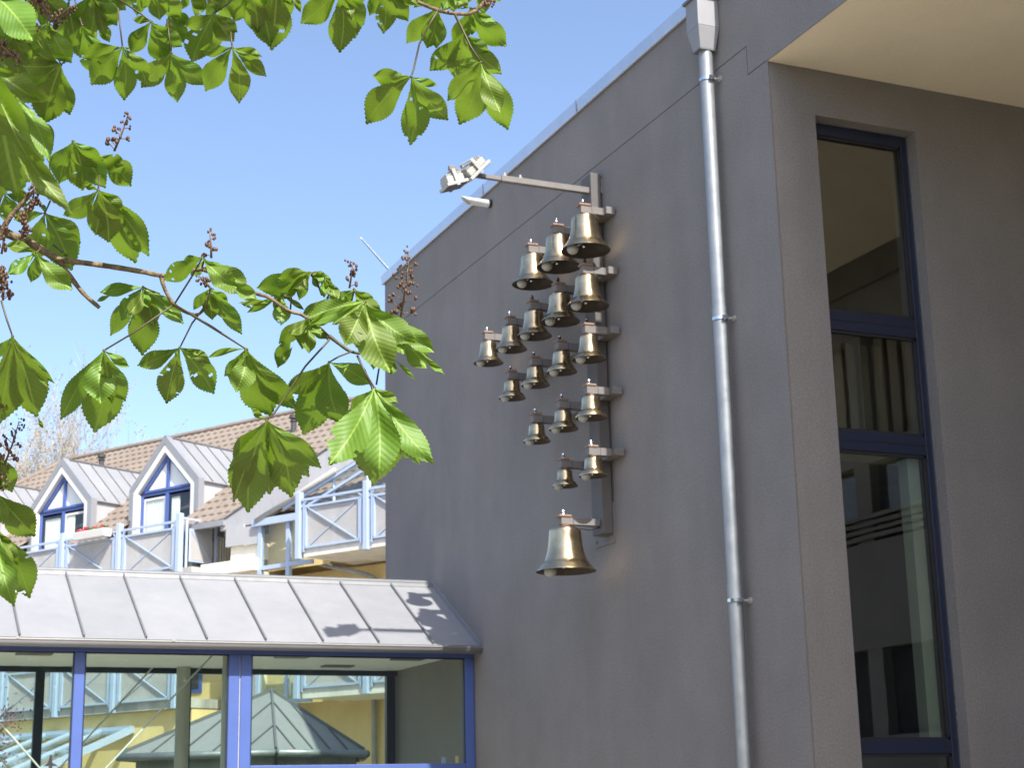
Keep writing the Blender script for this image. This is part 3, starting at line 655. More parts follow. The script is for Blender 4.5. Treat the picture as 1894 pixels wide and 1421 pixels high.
# dormers
def dormer(sc):
    OF, zE, zA, hw = 1.2, 8.46, 9.49, 1.045
    ze = lambda ds: zA - abs(ds) / hw * (zA - zE)
    back_o = lambda z: 1.2 + (z - 7.83) / TP + .25
    w = MB()
    for sg in (-1, 1):
        for k in range(3):                                   # cheek sheets
            oa = OF + .02 + k * .62; ob2 = oa + .615
            zb = lambda o: max(zroof(o) - .1, 6.4) if o > 1.25 else 6.4
            if zb(oa) >= zE - .02: continue
            ss = sc + sg * (hw - .02)
            pts = [Hh(ss, oa, zb(oa)), Hh(ss, ob2, min(zb(ob2), zE)), Hh(ss, ob2, zE - .01), Hh(ss, oa, zE - .01)]
            q = MB(); q.prism(pts, U * (-.02 * sg))
            if k == 0 and sg == -1: root = q.build('dormer', M['zincl'], hs)
            else: q.build('cheek_sheet', M['zincl'], root)
    for sg in (-1, 1):                                       # roof sheets with standing seams
        sl = V(0, 0, 0)
        for k in range(7):
            oa = OF - .10 + k * .40; ob2 = oa + .395
            a, b = Hh(sc + sg * (hw + .04), oa, zE - .035), Hh(sc, oa, zA)
            zc = zroof(ob2)
            if zroof(oa) > zA - .05: continue
            c, d = Hh(sc, ob2, zA), Hh(sc + sg * (hw + .04), ob2, zE - .035)
            q = MB(); q.prism([a, b, c, d], V(0, 0, .02)); q.build('dormer_roof_sheet', M['zinc'], root)
            q = MB(); up = V(0, 0, .035); q.bar(d + V(0, 0, .03), c + V(0, 0, .03), .014, .03, (0, 0, 1)); q.build('dormer_seam', M['zincd'], root)
    q = MB(); q.bar(Hh(sc, OF - .11, zA + .035), Hh(sc, 3.6, zA + .035), .05, .03); q.build('dormer_ridge', M['zincd'], root)
    # gable verge: grey trim then white band, both following the gable
    def band(r0, r1, o_a, o_b, mat, name):
        def gab(r): k = hw - r; zz = zA - r * 1.42; return [(sc - k, 6.40), (sc - k, zz - k / hw * (zA - zE)), (sc, zz), (sc + k, zz - k / hw * (zA - zE)), (sc + k, 6.40)]
        A, B = gab(r0), gab(r1)
        for i in range(4):
            q = MB(); q.prism([Hh(A[i][0], o_a, A[i][1]), Hh(A[i + 1][0], o_a, A[i + 1][1]), Hh(B[i + 1][0], o_a, B[i + 1][1]), Hh(B[i][0], o_a, B[i][1])], NI * (o_b - o_a)); q.build(name, mat, root)
    band(-.045, .085, OF - .11, OF + .05, M['zinctrim'], 'verge_trim'); band(.0855, .215, OF - .095, OF + .06, M['white'], 'gable_board')
    # window in the gable
    k = hw - .215; zz = zA - .215 * 1.42; zl = zz - k / hw * (zA - zE)
    def gz(ds): return zz - abs(ds) / hw * (zA - zE)
    q = MB(); hb(q, sc - k, sc + k, OF + .0, OF + .08, 8.30, 8.425); f = q.build('window_frame', M['blue'], root)
    q = MB(); hb(q, sc - k, sc + k, OF - .02, OF + .001, 8.355, 8.37); q.build('window_rail', M['dblue'], root)
    for ds0, ds1, zb, zt in ((-.05, .05, 6.4, 8.299), (-k, -k + .09, 6.4, 8.299), (k - .09, k, 6.4, 8.299)):
        q = MB(); hb(q, sc + ds0, sc + ds1, OF + .0, OF + .08, zb, zt); q.build('window_post', M['blue'], root)
    q = MB(); hb(q, sc - .035, sc + .035, OF + .0, OF + .08, 8.426, gz(.0) - .05); q.build('window_post', M['blue'], root)
    for sg in (-1, 1):
        q = MB(); q.prism([Hh(sc + sg * k, OF, zl), Hh(sc, OF, zz), Hh(sc, OF, zz - .11), Hh(sc + sg * (k - .10), OF, zl)], NI * .08); q.build('window_raking_bar', M['blue'], root)
        q = MB(); q.prism([Hh(sc + sg * .035, OF + .05, 8.426), Hh(sc + sg * .035, OF + .05, zz - .13), Hh(sc + sg * (k - .1), OF + .05, 8.45), Hh(sc + sg * (k - .1), OF + .05, 8.426)], NI * .004); q.build('pane', M['frost'], root)
        q = MB(); q.prism([Hh(sc + sg * .035, OF + .25, 8.426), Hh(sc + sg * .035, OF + .25, zz - .13), Hh(sc + sg * (k - .1), OF + .25, 8.45), Hh(sc + sg * (k - .1), OF + .25, 8.426)], NI * .004); q.build('blind', M['curtain'], root)
        a, b = (sc - k + .09, sc - .05) if sg < 0 else (sc + .05, sc + k - .09)
        q = MB()
        for e in ((a, a + .05), (b - .05, b)): hb(q, e[0], e[1], OF + .02, OF + .07, 6.42, 8.25)
        hb(q, a + .05, b - .05, OF + .02, OF + .07, 8.20, 8.25); q.build('sash', M['white'] if (sg < 0) == (sc > -3) else M['dblue'], root)
        q = MB(); hb(q, a + .05, b - .05, OF + .024, OF + .028, 6.42, 8.20); q.build('pane', M['hglass'], root)
    # net curtains in folds
    for a, b in ((-.70, -.12), (.10, .36)):
        vs = []; nn = 36
        for j in range(nn + 1):
            s = sc + a + (b - a) * j / nn; o = OF + .05 + .016 * math.sin(j * 1.3)
            vs += [Hh(s, o, 6.42), Hh(s, o, 8.25)]
        q = MB(); q.add(vs, [(2 * j, 2 * j + 2, 2 * j + 3, 2 * j + 1) for j in range(nn)]); q.build('curtain', M['curtain'], root, smooth=True)
    q = MB(); hb(q, sc - k, sc + k, OF + .9, OF + .95, 6.4, 8.3); q.build('room_back', M['interior'], root)
    return root
for sc in (-1.735, -5.165, -8.595): dormer(sc)

# balcony railings: posts, perforated sheets, crossed braces
def railing(sA, sB, zf, n, name='balcony_railing'):
    """n bays from sA to sB at floor level zf; posts between"""
    zt = zf + .935; step = (sB - sA) / n
    q = MB()
    for k in range(n):
        a = sA + k * step; b = a + step
        q.bar(Hh(a, 0, zt), Hh(b, 0, zt), .045, .045)
    root = q.build(name, M['lblue'], hs)
    for k in range(n + 1):
        s = sA + k * step
        q = MB(); hb(q, s - .06, s + .06, -.05, .07, zf - .19, zf + 1.095); q.build('post', M['lblue'], root, bevel=.012)
        for ds in ((-.13, .13) if 0 < k < n else ((.13,) if k == 0 else (-.13,))):
            q = MB(); hb(q, s + ds - .02, s + ds + .02, -.01, .03, zf - .06, zf + .86); q.bar(Hh(s + (ds * .4), 0, zf + .78), Hh(s + ds * 1.6, 0, zf + .92), .03, .03); q.build('stanchion', M['lblue'], root)
    for k in range(n):
        a = sA + k * step + .19; b = a + step - .38
        q = MB(); hb(q, a, b, .03, .036, zf + .03, zf + .79); q.build('infill_sheet', M['panel'], root)
        q = MB(); z0, z1 = zf + .02, zf + .80
        for e in ((a - .03, b + .03, z0 - .02, z0 + .02), (a - .03, b + .03, z1 - .02, z1 + .02), (a - .03, a + .005, z0, z1), (b - .005, b + .03, z0, z1)): hb(q, e[0], e[1], -.012, .028, e[2], e[3])
        q.build('sheet_frame', M['lblue'], root)
        q = MB(); q.bar(Hh(a, .0, z1), Hh(b, .0, z0), .022, .03, NI); q.build('cross_brace', M['tgrey'] if 0 else M['lblue'], root)
        q = MB(); q.bar(Hh(a, .022, z0), Hh(b, .022, z1), .018, .014, NI); q.build('cross_brace', M['lblue'], root)
    return root
railing(-9.05, 0, 6.40, 5); railing(-9.05, 0, 3.80, 5); railing(3.30, 8.40, 6.40, 3); railing(3.30, 8.40, 3.80, 3)
# side railing back to the house, with a small gate panel and white balusters
q = MB(); q.bar(Hh(0, .06, 7.405), Hh(0, 1.0, 7.405), .045, .045); sr = q.build('side_railing', M['lblue'], hs)
for o in (.2, 1.0): q = MB(); q.bar(Hh(0, o, 6.35), Hh(0, o, 7.405), .045, .045); q.build('stanchion', M['lblue'], sr)
q = MB()
for z in (6.56, 7.2): q.bar(Hh(0, .27, z), Hh(0, .9, z), .03, .03)
for o in (.29, .88): q.bar(Hh(0, o, 6.55), Hh(0, o, 7.2), .03, .03)
q.bar(Hh(0, .3, 6.58), Hh(0, .87, 7.18), .02, .02, U); q.bar(Hh(0.02, .3, 7.18), Hh(0.02, .87, 6.58), .02, .02, U); q.build('gate_frame', M['lblue'], sr)
q = MB(); hb(q, .012, .018, .30, .87, 6.58, 7.18); q.build('infill_sheet', M['panel'], sr)
for o in [1.05 + .075 * k for k in range(6)]:
    q = MB(); hb(q, -.01, .01, o, o + .022, 6.6, 7.1); q.build('baluster', M['white'], sr)
q = MB(); q.bar(Hh(0, 1.03, 7.12), Hh(0, 1.48, 7.12), .04, .03); q.bar(Hh(0, 1.03, 6.6), Hh(0, 1.48, 6.6), .04, .03); q.build('baluster_rail', M['lblue'], sr)

# bay with the zinc raking band and winter gardens
hpart('bay_wall', M['cream'], [(.97, 1.80, .50, .75, 0, 6.199), (.97, 1.80, .50, .75, 6.441, 6.76)])
hpart('bay_wall', M['yellow'], [(.97, 1.05, .75, 1.45, 0, 6.76)])
hpart('fascia_sheet', M['zincl'], [(.90, 1.40, .42, .50, 6.75, 7.16)]); hpart('fascia_sheet', M['zincl'], [(1.405, 1.90, .42, .50, 6.73, 7.10)])
edge_u = lambda s: 7.28 + (s - .71) * .375; edge_l = lambda s: 7.16 + (s - 1.75) * .345 if s > 1.75 else 7.14 + 0 * s
for k in range(12):
    a = .71 + k * .48; b = a + .474
    q = MB(); q.prism([Hh(a, .45, max(edge_l(a), 7.10) if a > 1.0 else 7.10), Hh(b, .45, max(edge_l(b), 7.10)), Hh(b, .45, edge_u(b)), Hh(a, .45, edge_u(a))], NI * .12); q.build('zinc_band_sheet', M['zincl'], hs)
q = MB(); q.bar(Hh(.66, .52, edge_u(.66) + .02), Hh(6.5, .52, edge_u(6.5) + .02), .18, .03); q.build('band_capping', M['zincd'], hs)
q = MB(); q.tube([Hh(1.80, .36, 7.16), Hh(3.90, .36, 7.90)], .055, 12); q.build('raking_pipe', M['lampgrey'], hs, smooth=True)
for zf in (6.40, 3.80):
    for s, wd in ((1.86, .09), (2.62, .09)):
        hpart('winter_garden_post', M['lblue'] if zf > 5 else M['lblue'], [(s - wd / 2, s + wd / 2, .40, .49, zf - .6, zf + .66)])
    hpart('winter_garden_beam', M['lblue'], [(1.70, 3.25, .34, .45, zf + .66, zf + .80)])
    hpart('winter_garden_rail', M['lblue'], [(1.90, 3.25, .41, .48, zf - .21, zf - .13)])
    hpart('winter_garden_pane', M['hglass'], [(1.90, 2.58, .44, .446, zf - .12, zf + .66)]); hpart('winter_garden_pane', M['hglass'], [(2.66, 3.24, .44, .446, zf - .12, zf + .66)])
    hpart('winter_garden_wall', M['yellow'], [(1.80, 3.45, .72, .74, zf - .2, zf + .8)])
# glazed gable under the band, above the right balcony
hpart('gable_back', M['interior'], [(2.9, 8.6, 1.7, 1.75, 6.4, 8.6)])
for a, b in ((3.0, 3.75), (3.8, 4.6), (4.65, 5.5), (5.55, 6.4)):
    q = MB(); q.prism([Hh(a, .46, 7.28), Hh(b, .46, 7.28), Hh(b, .46, edge_l(b) - .06), Hh(a, .46, edge_l(a) - .06)], NI * .005); q.build('gable_pane', M['hglass'], hs)
    q = MB(); q.bar(Hh(b + .02, .46, 6.4), Hh(b + .02, .46, edge_l(b) - .02), .05, .05); q.build('gable_mullion', M['lblue'], hs)
q = MB(); q.bar(Hh(2.9, .44, 7.25), Hh(7, .44, 7.25), .05, .06); q.bar(Hh(2.5, .40, edge_l(2.5) - .09), Hh(7, .40, edge_l(7) - .09), .05, .06); q.bar(Hh(3.1, .42, 7.3), Hh(4.7, .42, 7.86), .05, .05); q.build('gable_rail', M['lblue'], hs)
q = MB(); q.prism([Hh(3.2, .5, 7.70), Hh(4.6, .5, 7.70), Hh(4.9, .9, 8.05), Hh(3.9, .9, 8.05)], V(0, 0, .02)); q.build('roof_glazing', M['hglass'], hs)
# drain pipe under the right balcony
q = MB(); q.tube([Hh(2.9, .9, 6.28), Hh(3.95, 1.2, 5.98), Hh(4.0, 1.35, 5.95), Hh(4.0, 1.37, 0)], .05, 10); q.build('drain_pipe', M['tgrey'], hs, smooth=True)
# dark windows of the lower storeys
for s0, s1, z0, z1 in ((-7.9, -6.9, 4.0, 6.0), (-5.0, -4.0, 4.0, 6.0), (-1.6, -.5, 4.0, 6.0), (5.0, 6.2, 4.0, 6.0)):
    o = 1.2 if s1 < .9 else 1.45
    f = hpart('window', M['blue'], [(s0, s1, o - .03, o - .001, z0, z1)]); hpart('pane', M['darkglass'], [(s0 + .08, (s0 + s1) / 2 - .03, o - .036, o - .031, z0 + .08, z1 - .08)], f); hpart('pane', M['darkglass'], [((s0 + s1) / 2 + .03, s1 - .08, o - .036, o - .031, z0 + .08, z1 - .08)], f)
# lean-to conservatory roofs at the foot of the house
cs = hpart('conservatory_gutter', M['lblue'], [(-7.6, -1.35, -2.32, -2.2, 2.28, 2.40)])
hpart('wall_plate', M['lblue'], [(-7.6, -1.35, .06, .195, 3.2, 3.34)], cs)
for k in range(8):
    s = -1.4 - k * .87
    q = MB(); q.bar(Hh(s, .1, 3.25), Hh(s, -2.25, 2.38), .09, .13); q.build('rafter', M['lblue'], cs)
    if k < 7:
        q = MB(); q.prism([Hh(s - .05, .08, 3.27), Hh(s - .82, .08, 3.27), Hh(s - .82, -2.2, 2.42), Hh(s - .05, -2.2, 2.42)], V(0, 0, .006)); q.build('pane', M['hglass'], cs)
        q = MB(); q.bar(Hh(s - .05, -1.05, 2.84), Hh(s - .82, -1.05, 2.84), .05, .05); q.build('purlin', M['lblue'], cs)
for k in range(8):
    s = -1.4 - k * .87; q = MB(); q.bar(Hh(s, -2.25, 0), Hh(s, -2.25, 2.3), .08, .08); q.build('conservatory_post', M['lblue'], cs)

# flower box on the railing
fb = thing('flower_box', Hh(-2.49, -.14, 7.22), 'white flower box with red flowers hooked on the upper balcony rail', 'flower box')
q = MB(); q.prism([Hh(-2.97, -.24, 7.235), Hh(-2.97, -.05, 7.235), Hh(-2.97, -.03, 7.40), Hh(-2.97, -.27, 7.40)], U * .97); q.build('trough', M['white'], fb, bevel=.012)
for k in range(46):
    q = MB(); s = -2.92 + random.random() * .87; c = Hh(s, -.15 + random.uniform(-.1, .08), 7.41 + random.uniform(0, .07)); q.ball(c, random.uniform(.02, .045), 6, 4, (1, 1, .7)); q.build('blossom' if k % 5 < 3 else 'leaf_tuft', M['flower'] if k % 5 < 3 else M['green'], fb)

# ------------------------------------------------------------------ zinc pavilion roof between walkway and house
pv = thing('pavilion', (5.9, 21.8, 0), 'low pavilion with folded grey zinc hip roof seen through the walkway glass', 'pavilion')
ap = V(6.05, 22.0, 3.185); ring = [V(5.72, 20.55, 2.36), V(7.08, 21.15, 2.36), V(7.7, 23.2, 2.36), V(5.1, 23.6, 2.36), V(4.02, 21.75, 2.36)]
for i in range(5):
    a, b = ring[i], ring[(i + 1) % 5]
    q = MB(); nrm = (b - a).cross(ap - a).normalized(); q.prism([a, b, ap], -nrm * .02); q.build('roof_face', M['zinc'], pv)
    q = MB(); q.bar(a + V(0, 0, .02), ap + V(0, 0, .02), .03, .04); q.build('hip_cap', M['zincd'], pv)
    for t in (.2, .4, .6, .8):
        c = a + (b - a) * t; k = 1 - abs(t - .5) * 2
        up = (ap - (a + b) / 2); tt = min(t, 1 - t) * 2
        q = MB(); q.bar(c + nrm * .012, c + up * tt * .985 + nrm * .012, .012, .024, nrm); q.build('standing_seam', M['zincd'], pv)
    q = MB(); ed = (b - a).normalized(); out = ed.cross(V(0, 0, 1)); q.tube([a + out * .03 - V(0, 0, .04), b + out * .03 - V(0, 0, .04)], .05, 10); q.build('gutter', M['galv'], pv, smooth=True)
    q = MB(); ai = a + (V(ap.x, ap.y, 0) - V(a.x, a.y, 0)) * .12; bi = b + (V(ap.x, ap.y, 0) - V(b.x, b.y, 0)) * .12
    q.prism([V(ai.x, ai.y, 0), V(bi.x, bi.y, 0), V(bi.x, bi.y, 2.33), V(ai.x, ai.y, 2.33)], out * .05); q.build('pavilion_wall', M['concrete'], pv)
q = MB(); q.tube([V(5.62, 20.2, 3.3), V(5.66, 20.25, 2.55), V(5.78, 20.42, 2.36)], .03, 10)

# ------------------------------------------------------------------ vapour trail, high in the sky beyond the roof corner
def at(px, py, dist): return CAM + (RIGHT * ((px - PPX) / FPX) + DOWN * ((py - PPY) / FPX) + FWD) * dist
c0, c1 = at(667, 440, 6000), at(760, 546, 6600); q = MB(); pts = []; rad = []
for k in range(40):
    t = k / 39; pts.append(c0.lerp(c1, t) + V(random.uniform(-.3, .3), 0, random.uniform(-.3, .3))); rad.append(2.2 + 2.0 * t ** .8)
q.tube(pts, rad, 8); ob = q.build('vapour_trail', M['contrail'], smooth=True); tag(ob, 'thin white vapour trail in the sky beside the roof corner', 'vapour trail')
# ------------------------------------------------------------------ bare trees behind the roof
def bare_tree(base, height, spread, seed, label):
    rnd = random.Random(seed); base = Vector(base)
    o = thing('bare_tree', base, label, 'tree', 'bare trees behind the tiled roof')
    tr = MB(); br = MB(); bd = MB()
    tips = []
    def grow(p, d, L, r, lev, b):
        n = 4; pts = [p]; rs = [r]
        for k in range(n):
            d = (d + Vector((rnd.uniform(-.16, .16), rnd.uniform(-.16, .16), rnd.uniform(-.02, .12)))).normalized()
            p = p + d * (L / n); pts.append(p); rs.append(r * (1 - .5 * (k + 1) / n))
        b.tube(pts, rs, 6 if lev < 2 else 3, cap=False)
        if lev >= 4:
            for k in (2, 3, 4):
                if rnd.random() < .5: tips.append(pts[k])
            return
        for k in range(2 if lev == 0 else 1, n + 1):
            for _ in range(3 if lev == 0 else (2 if rnd.random() < .75 else 1)):
                a = rnd.uniform(0, 6.283); e = Vector((math.cos(a), math.sin(a), 0)) * spread * rnd.uniform(.5, 1.05)
                nd = (d + e + Vector((0, 0, .15))).normalized()
                grow(pts[k], nd, L * rnd.uniform(.48, .68), max(rs[k] * .6, .006), lev + 1, br)
    grow(base, Vector((0, 0, 1)), height * .5, height * .013, 0, tr)
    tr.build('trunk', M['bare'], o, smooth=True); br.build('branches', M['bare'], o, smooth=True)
    for p in tips:
        for _ in range(2):
            c = p + Vector((rnd.uniform(-.1, .1), rnd.uniform(-.1, .1), rnd.uniform(-.1, .1))); a = Vector((rnd.uniform(-1, 1), rnd.uniform(-1, 1), rnd.uniform(-1, 1))).normalized() * .04; b2 = a.orthogonal().normalized() * .022
            bd.add([c - a, c + b2, c + a, c - b2], [(0, 1, 2, 3)])
    ob = bd.build('buds', M['budleaf'], o); ob['kind'] = 'stuff'
bare_tree((5.9, 50.0, 0), 14.6, .75, 3, 'bare tree with pale opening buds rising behind the left end of the tiled roof')
bare_tree((9.0, 51.5, 0), 14.8, .75, 11, 'bare tree behind the tiled roof, right of the other bare tree')

# ------------------------------------------------------------------ red-leaved plum tree beyond the walkway
rnd = random.Random(5)
pt = thing('plum_tree', (2.0, 20.6, 0), 'small dark red leaved tree behind the left end of the walkway', 'tree')
q = MB(); q.tube([(2.0, 20.6, 0), (2.03, 20.6, .9), (1.98, 20.6, 1.6), (2.02, 20.6, 2.6)], [.05, .04, .03, .012], 8); q.build('trunk', M['bark'], pt, smooth=True)
q = MB(); lf = MB()
for k in range(46):
    z0 = rnd.uniform(1.1, 2.5); a = rnd.uniform(0, 6.283); L = rnd.uniform(.4, .95); p0 = Vector((2.0, 20.6, z0)); p1 = p0 + Vector((math.cos(a) * L * .7, math.sin(a) * L * .7, L * .75)); q.tube([p0, p0.lerp(p1, .5) + Vector((0, 0, .05)), p1], [.012, .008, .004], 5, cap=False)
    for j in range(46):
        c = p0.lerp(p1, rnd.uniform(.25, 1.05)) + Vector((rnd.gauss(0, .10), rnd.gauss(0, .10), rnd.gauss(0, .10))); d = Vector((rnd.uniform(-1, 1), rnd.uniform(-1, 1), rnd.uniform(-1, .6))).normalized() * .026; e = d.orthogonal().normalized() * .013
        lf.add([c - d, c + e, c + d, c - e], [(0, 1, 2, 3)])
q.build('branches', M['bark'], pt, smooth=True); ob = lf.build('leaves', M['purple'], pt); ob['kind'] = 'stuff'

# ------------------------------------------------------------------ unseen tree belt added left of and behind the viewer for shade and reflections
rnd = random.Random(31); q = MB(); tk = MB()
for k in range(17):
    t = k / 16
    cx, cy = (-10.5 + rnd.uniform(-.8, .8), 13 - 27 * t / .5) if t < .5 else (-10 + 28 * (t - .5) / .5, -14 + rnd.uniform(-.8, .8))
    rr, hh = rnd.uniform(2.4, 3.1), rnd.uniform(6.6, 8.2)
    tk.tube([(cx, cy, 0), (cx + .1, cy, hh * .45), (cx, cy, hh * .8)], [.22, .16, .06], 8)
    for j in range(700 if t < .5 else 1900):
        a = rnd.uniform(0, 6.283); ph = math.acos(rnd.uniform(-1, 1)); rad = rr * (rnd.random() ** .4)
        c = Vector((cx + rad * math.sin(ph) * math.cos(a), cy + rad * math.sin(ph) * math.sin(a), hh * .5 + rad * 1.15 * math.cos(ph))); d = Vector((rnd.uniform(-1, 1), rnd.uniform(-1, 1), rnd.uniform(-.6, .6))).normalized() * .30; e = d.orthogonal().normalized() * .20
        if c.z > .1: q.add([c - d, c + e, c + d, c - e], [(0, 1, 2, 3)])
ob = q.build('added_tree_foliage', M['green']); tag(ob, 'unseen green trees added around the courtyard for shade and reflections', kind='stuff')
ob = tk.build('added_tree_trunks', M['bark']); tag(ob, 'trunks of the unseen added courtyard trees', kind='stuff')

# ------------------------------------------------------------------ horse chestnut in the foreground
REG = {'1': (0, 0, 7.104), '2': (250, 0, 7.104), '3': (0, 200, 7.104), '4': (500, 0, 4.209), '5': (0, 380, 7.104), '6': (0, 560, 4.7375), '7': (0, 840, 4.9), '8': (420, 460, 4.6195),
       'C': (0, 380, 3.382), 'D': (400, 420, 2.631), 'E': (100, 440, 2.733)}
def rp(r, p): x0, y0, s = REG[r]; return (x0 + p[0] / s, y0 + p[1] / s)
ch = thing('chestnut_tree', (-1.75, 3.1, 0), 'horse chestnut branches with large green leaves hanging in the foreground', 'tree')
W_PROF = [(0, .03), (.06, .08), (.15, .21), (.28, .45), (.42, .74), (.54, .96), (.62, 1.0), (.70, .95), (.78, .80), (.85, .58), (.90, .38), (.94, .21), (.97, .10), (1.0, .008)]
def wprof(u):
    for (a, x), (b, y) in zip(W_PROF[:-1], W_PROF[1:]):
        if u <= b: t = (u - a) / (b - a); t = t * t * (3 - 2 * t) * .4 + t * .6; return x + (y - x) * t
    return .01
rl = random.Random(21)
NLEAF = [0]
def leaflet(parent, hub, tip, wr, k, dist, scale_px):
    """blade from hub to tip (photo pixels at the given distance); wr = width / length; k = metres away per metre down"""
    hx, hy = hub; tx, ty = tip; dx, dy = tx - hx, ty - hy; L = math.hypot(dx, dy); ux, uy = dx / L, dy / L; nx, ny = -uy, ux
    N, Mh = 46, 3; mpp = dist / FPX
    bend = rl.uniform(-.07, .07) * L; fold = rl.uniform(.10, .42); curl = rl.uniform(-.10, .22) * L * mpp; twist = rl.uniform(-.25, .25); wav = rl.uniform(0, 6.28)
    side_w = rl.uniform(.86, 1.0), rl.uniform(.86, 1.0)
    q = MB(); uv = []
    for i in range(N + 1):
        u = i / N; w = wprof(u) * wr * L * .5
        cxp = hx + ux * L * u + nx * bend * math.sin(math.pi * u); cyp = hy + uy * L * u + ny * bend * math.sin(math.pi * u)
        for j in range(-Mh, Mh + 1):
            t = j / Mh; ww = w * side_w[0 if j < 0 else 1]
            tooth = 0
            if abs(j) == Mh and .2 < u < .985: tooth = (.022 if i % 2 else -.014) * wr * L * (.5 + rl.random() * .8)
            off = t * ww + (tooth if j > 0 else -tooth)
            px = cxp + nx * off; py = cyp + ny * off
            if abs(j) == Mh and tooth: px += ux * tooth * .5; py += uy * tooth * .5
            a = abs(t) * w * mpp
            dep = dist + k * (py - hy) * mpp - fold * a * (1 if k < .3 else -1) + curl * u * u + twist * t * w * mpp * u + .006 * math.sin(wav + u * 9 + t * 2.2) * min(1, u * 4)
            q.v.append(at(px, py, dep)); q.uv.append((u, t * wprof(u) * wr * .5 / max(wr * .5, .01) * .5))
    C = 2 * Mh + 1; holes = set()
    if rl.random() < .22:
        for _ in range(rl.randint(1, 4)):
            i0, j0 = rl.randint(14, 42), rl.choice((0, 1, 4, 5))
            for a in range(rl.randint(1, 3)): holes.add((i0 + a, j0))
    for i in range(N):
        for j in range(C - 1):
            if (i, j) in holes: continue
            q.f.append((i * C + j, i * C + j + 1, (i + 1) * C + j + 1, (i + 1) * C + j)); q.m.append(0)
    return q.build('leaflet', M['leaf'], parent, smooth=True)
B_, D_ = -.35, 1.06
def leaf(r, hub, tips, pet=None, d=3.4):
    """one palmate leaf: stalk plus its leaflets; tips = (x, y, width ratio, 'B' facing the light or 'D' seen from below)"""
    NLEAF[0] += 1
    d = d + rl.uniform(-.07, .07); h = rp(r, hub)
    q = MB()
    if pet is None:
        m = [rp(r, t[:2]) for t in tips]; mx = sum(a[0] for a in m) / len(m); my = sum(a[1] for a in m) / len(m); dx, dy = h[0] - mx, h[1] - my; L = math.hypot(dx, dy) + 1e-3
        kk = 60 if h[1] < 0 or h[0] < 0 else 14
        pe = [(h[0] + dx / L * kk, h[1] + dy / L * kk)]
    else: pe = [rp(r, p) for p in (pet if isinstance(pet, list) else [pet])]
    pts = [at(h[0], h[1], d)] + [at(p[0], p[1], d + .02) for p in pe]
    q.ball(pts[0], .0032, 8, 6); q.tube(pts, [.0017] + [.0021] * (len(pts) - 1), 6)
    st = q.build('leaf', M['petiole'], ch, smooth=True)
    for t in tips:
        k = (B_ if t[3] == 'B' else D_) + rl.uniform(-.22, .22)
        hh = rp(r, t[4]) if len(t) > 4 else h
        leaflet(st, hh, rp(r, t[:2]), t[2] * 1.13, k, d + rl.uniform(-.035, .035), 1)
# top middle
leaf('2', (470, 690), [(555, 1345, .42, 'D'), (925, 1115, .42, 'D'), (80, 1150, .5, 'D'), (330, 1010, .3, 'D')], (420, 250), 3.5)
leaf('2', (1275, 620), [(1365, 1360, .40, 'D'), (925, 1200, .46, 'D'), (1725, 1005, .34, 'D'), (1665, 740, .36, 'D'), (850, 650, .42, 'D')], (1255, 420), 3.35)
leaf('2', (1040, 170), [(745, 820, .52, 'D'), (1010, 690, .55, 'D'), (1300, 540, .55, 'D'), (640, 340, .45, 'D'), (1090, 40, .5, 'D'), (1345, 420, .5, 'D')], (1290, -10), 3.5)
leaf('2', (210, 280), [(-60, 700, .5, 'D'), (400, 840, .52, 'D'), (620, 610, .42, 'D'), (-30, 250, .42, 'D')], [(80, 180), (-206, -10)], 3.4)
leaf('2', (260, -160), [(320, 258, .62, 'D'), (600, 230, .5, 'D'), (80, 110, .45, 'D'), (450, 150, .5, 'D')], None, 3.3)
leaf('2', (700, -120), [(620, 115, .45, 'D'), (930, 120, .5, 'D')], None, 3.45)
leaf('2', (1500, -160), [(1300, 285, .5, 'D'), (1640, 250, .6, 'D'), (1605, 425, .5, 'D'), (1776, 610, .45, 'D')], None, 3.4)
leaf('2', (440, 170), [(640, 560, .62, 'D'), (730, 290, .5, 'D'), (540, 540, .5, 'D')], None, 3.6)
# top left
leaf('1', (1610, 620), [(1630, 1320, .42, 'D'), (1195, 1112, .58, 'D'), (1935, 1100, .42, 'D'), (1080, 760, .4, 'D'), (1715, 650, .3, 'B')], (1550, 100), 3.4)
leaf('1', (800, 850), [(920, 1510, .45, 'D'), (580, 1630, .58, 'D'), (290, 1330, .5, 'D'), (300, 860, .5, 'D'), (430, 640, .5, 'D'), (870, 800, .4, 'D')], (690, 540), 3.3)
leaf('1', (1080, 330), [(1320, 990, .48, 'D'), (1240, 560, .55, 'D'), (1410, 930, .3, 'D'), (920, 640, .45, 'D')], None, 3.45)
leaf('1', (640, 300), [(940, 825, .46, 'D'), (560, 640, .5, 'D'), (330, 560, .5, 'D'), (700, 520, .5, 'D')], None, 3.35)
leaf('1', (1220, -90), [(1535, 335, .5, 'D'), (1330, 195, .5, 'D'), (1180, 460, .6, 'D'), (1385, 505, .24, 'D'), (1000, 330, .55, 'D')], None, 3.5)
leaf('1', (900, 40), [(920, 660, .48, 'D'), (1060, 760, .42, 'D'), (700, 330, .5, 'D'), (560, 250, .5, 'D')], None, 3.55)
leaf('1', (-150, -150), [(432, 530, .52, 'B'), (300, 60, .4, 'B')], None, 2.75)
leaf('1', (-160, 800), [(552, 1330, .40, 'B'), (100, 1200, .4, 'B'), (210, 1420, .35, 'B')], None, 2.65)
leaf('1', (150, 420), [(60, 900, .6, 'D'), (400, 830, .5, 'D'), (250, 1000, .5, 'D'), (-100, 700, .5, 'D')], None, 3.5)
leaf('1', (500, -120), [(700, 300, .5, 'D'), (380, 300, .55, 'D'), (900, 280, .5, 'D')], None, 3.5)
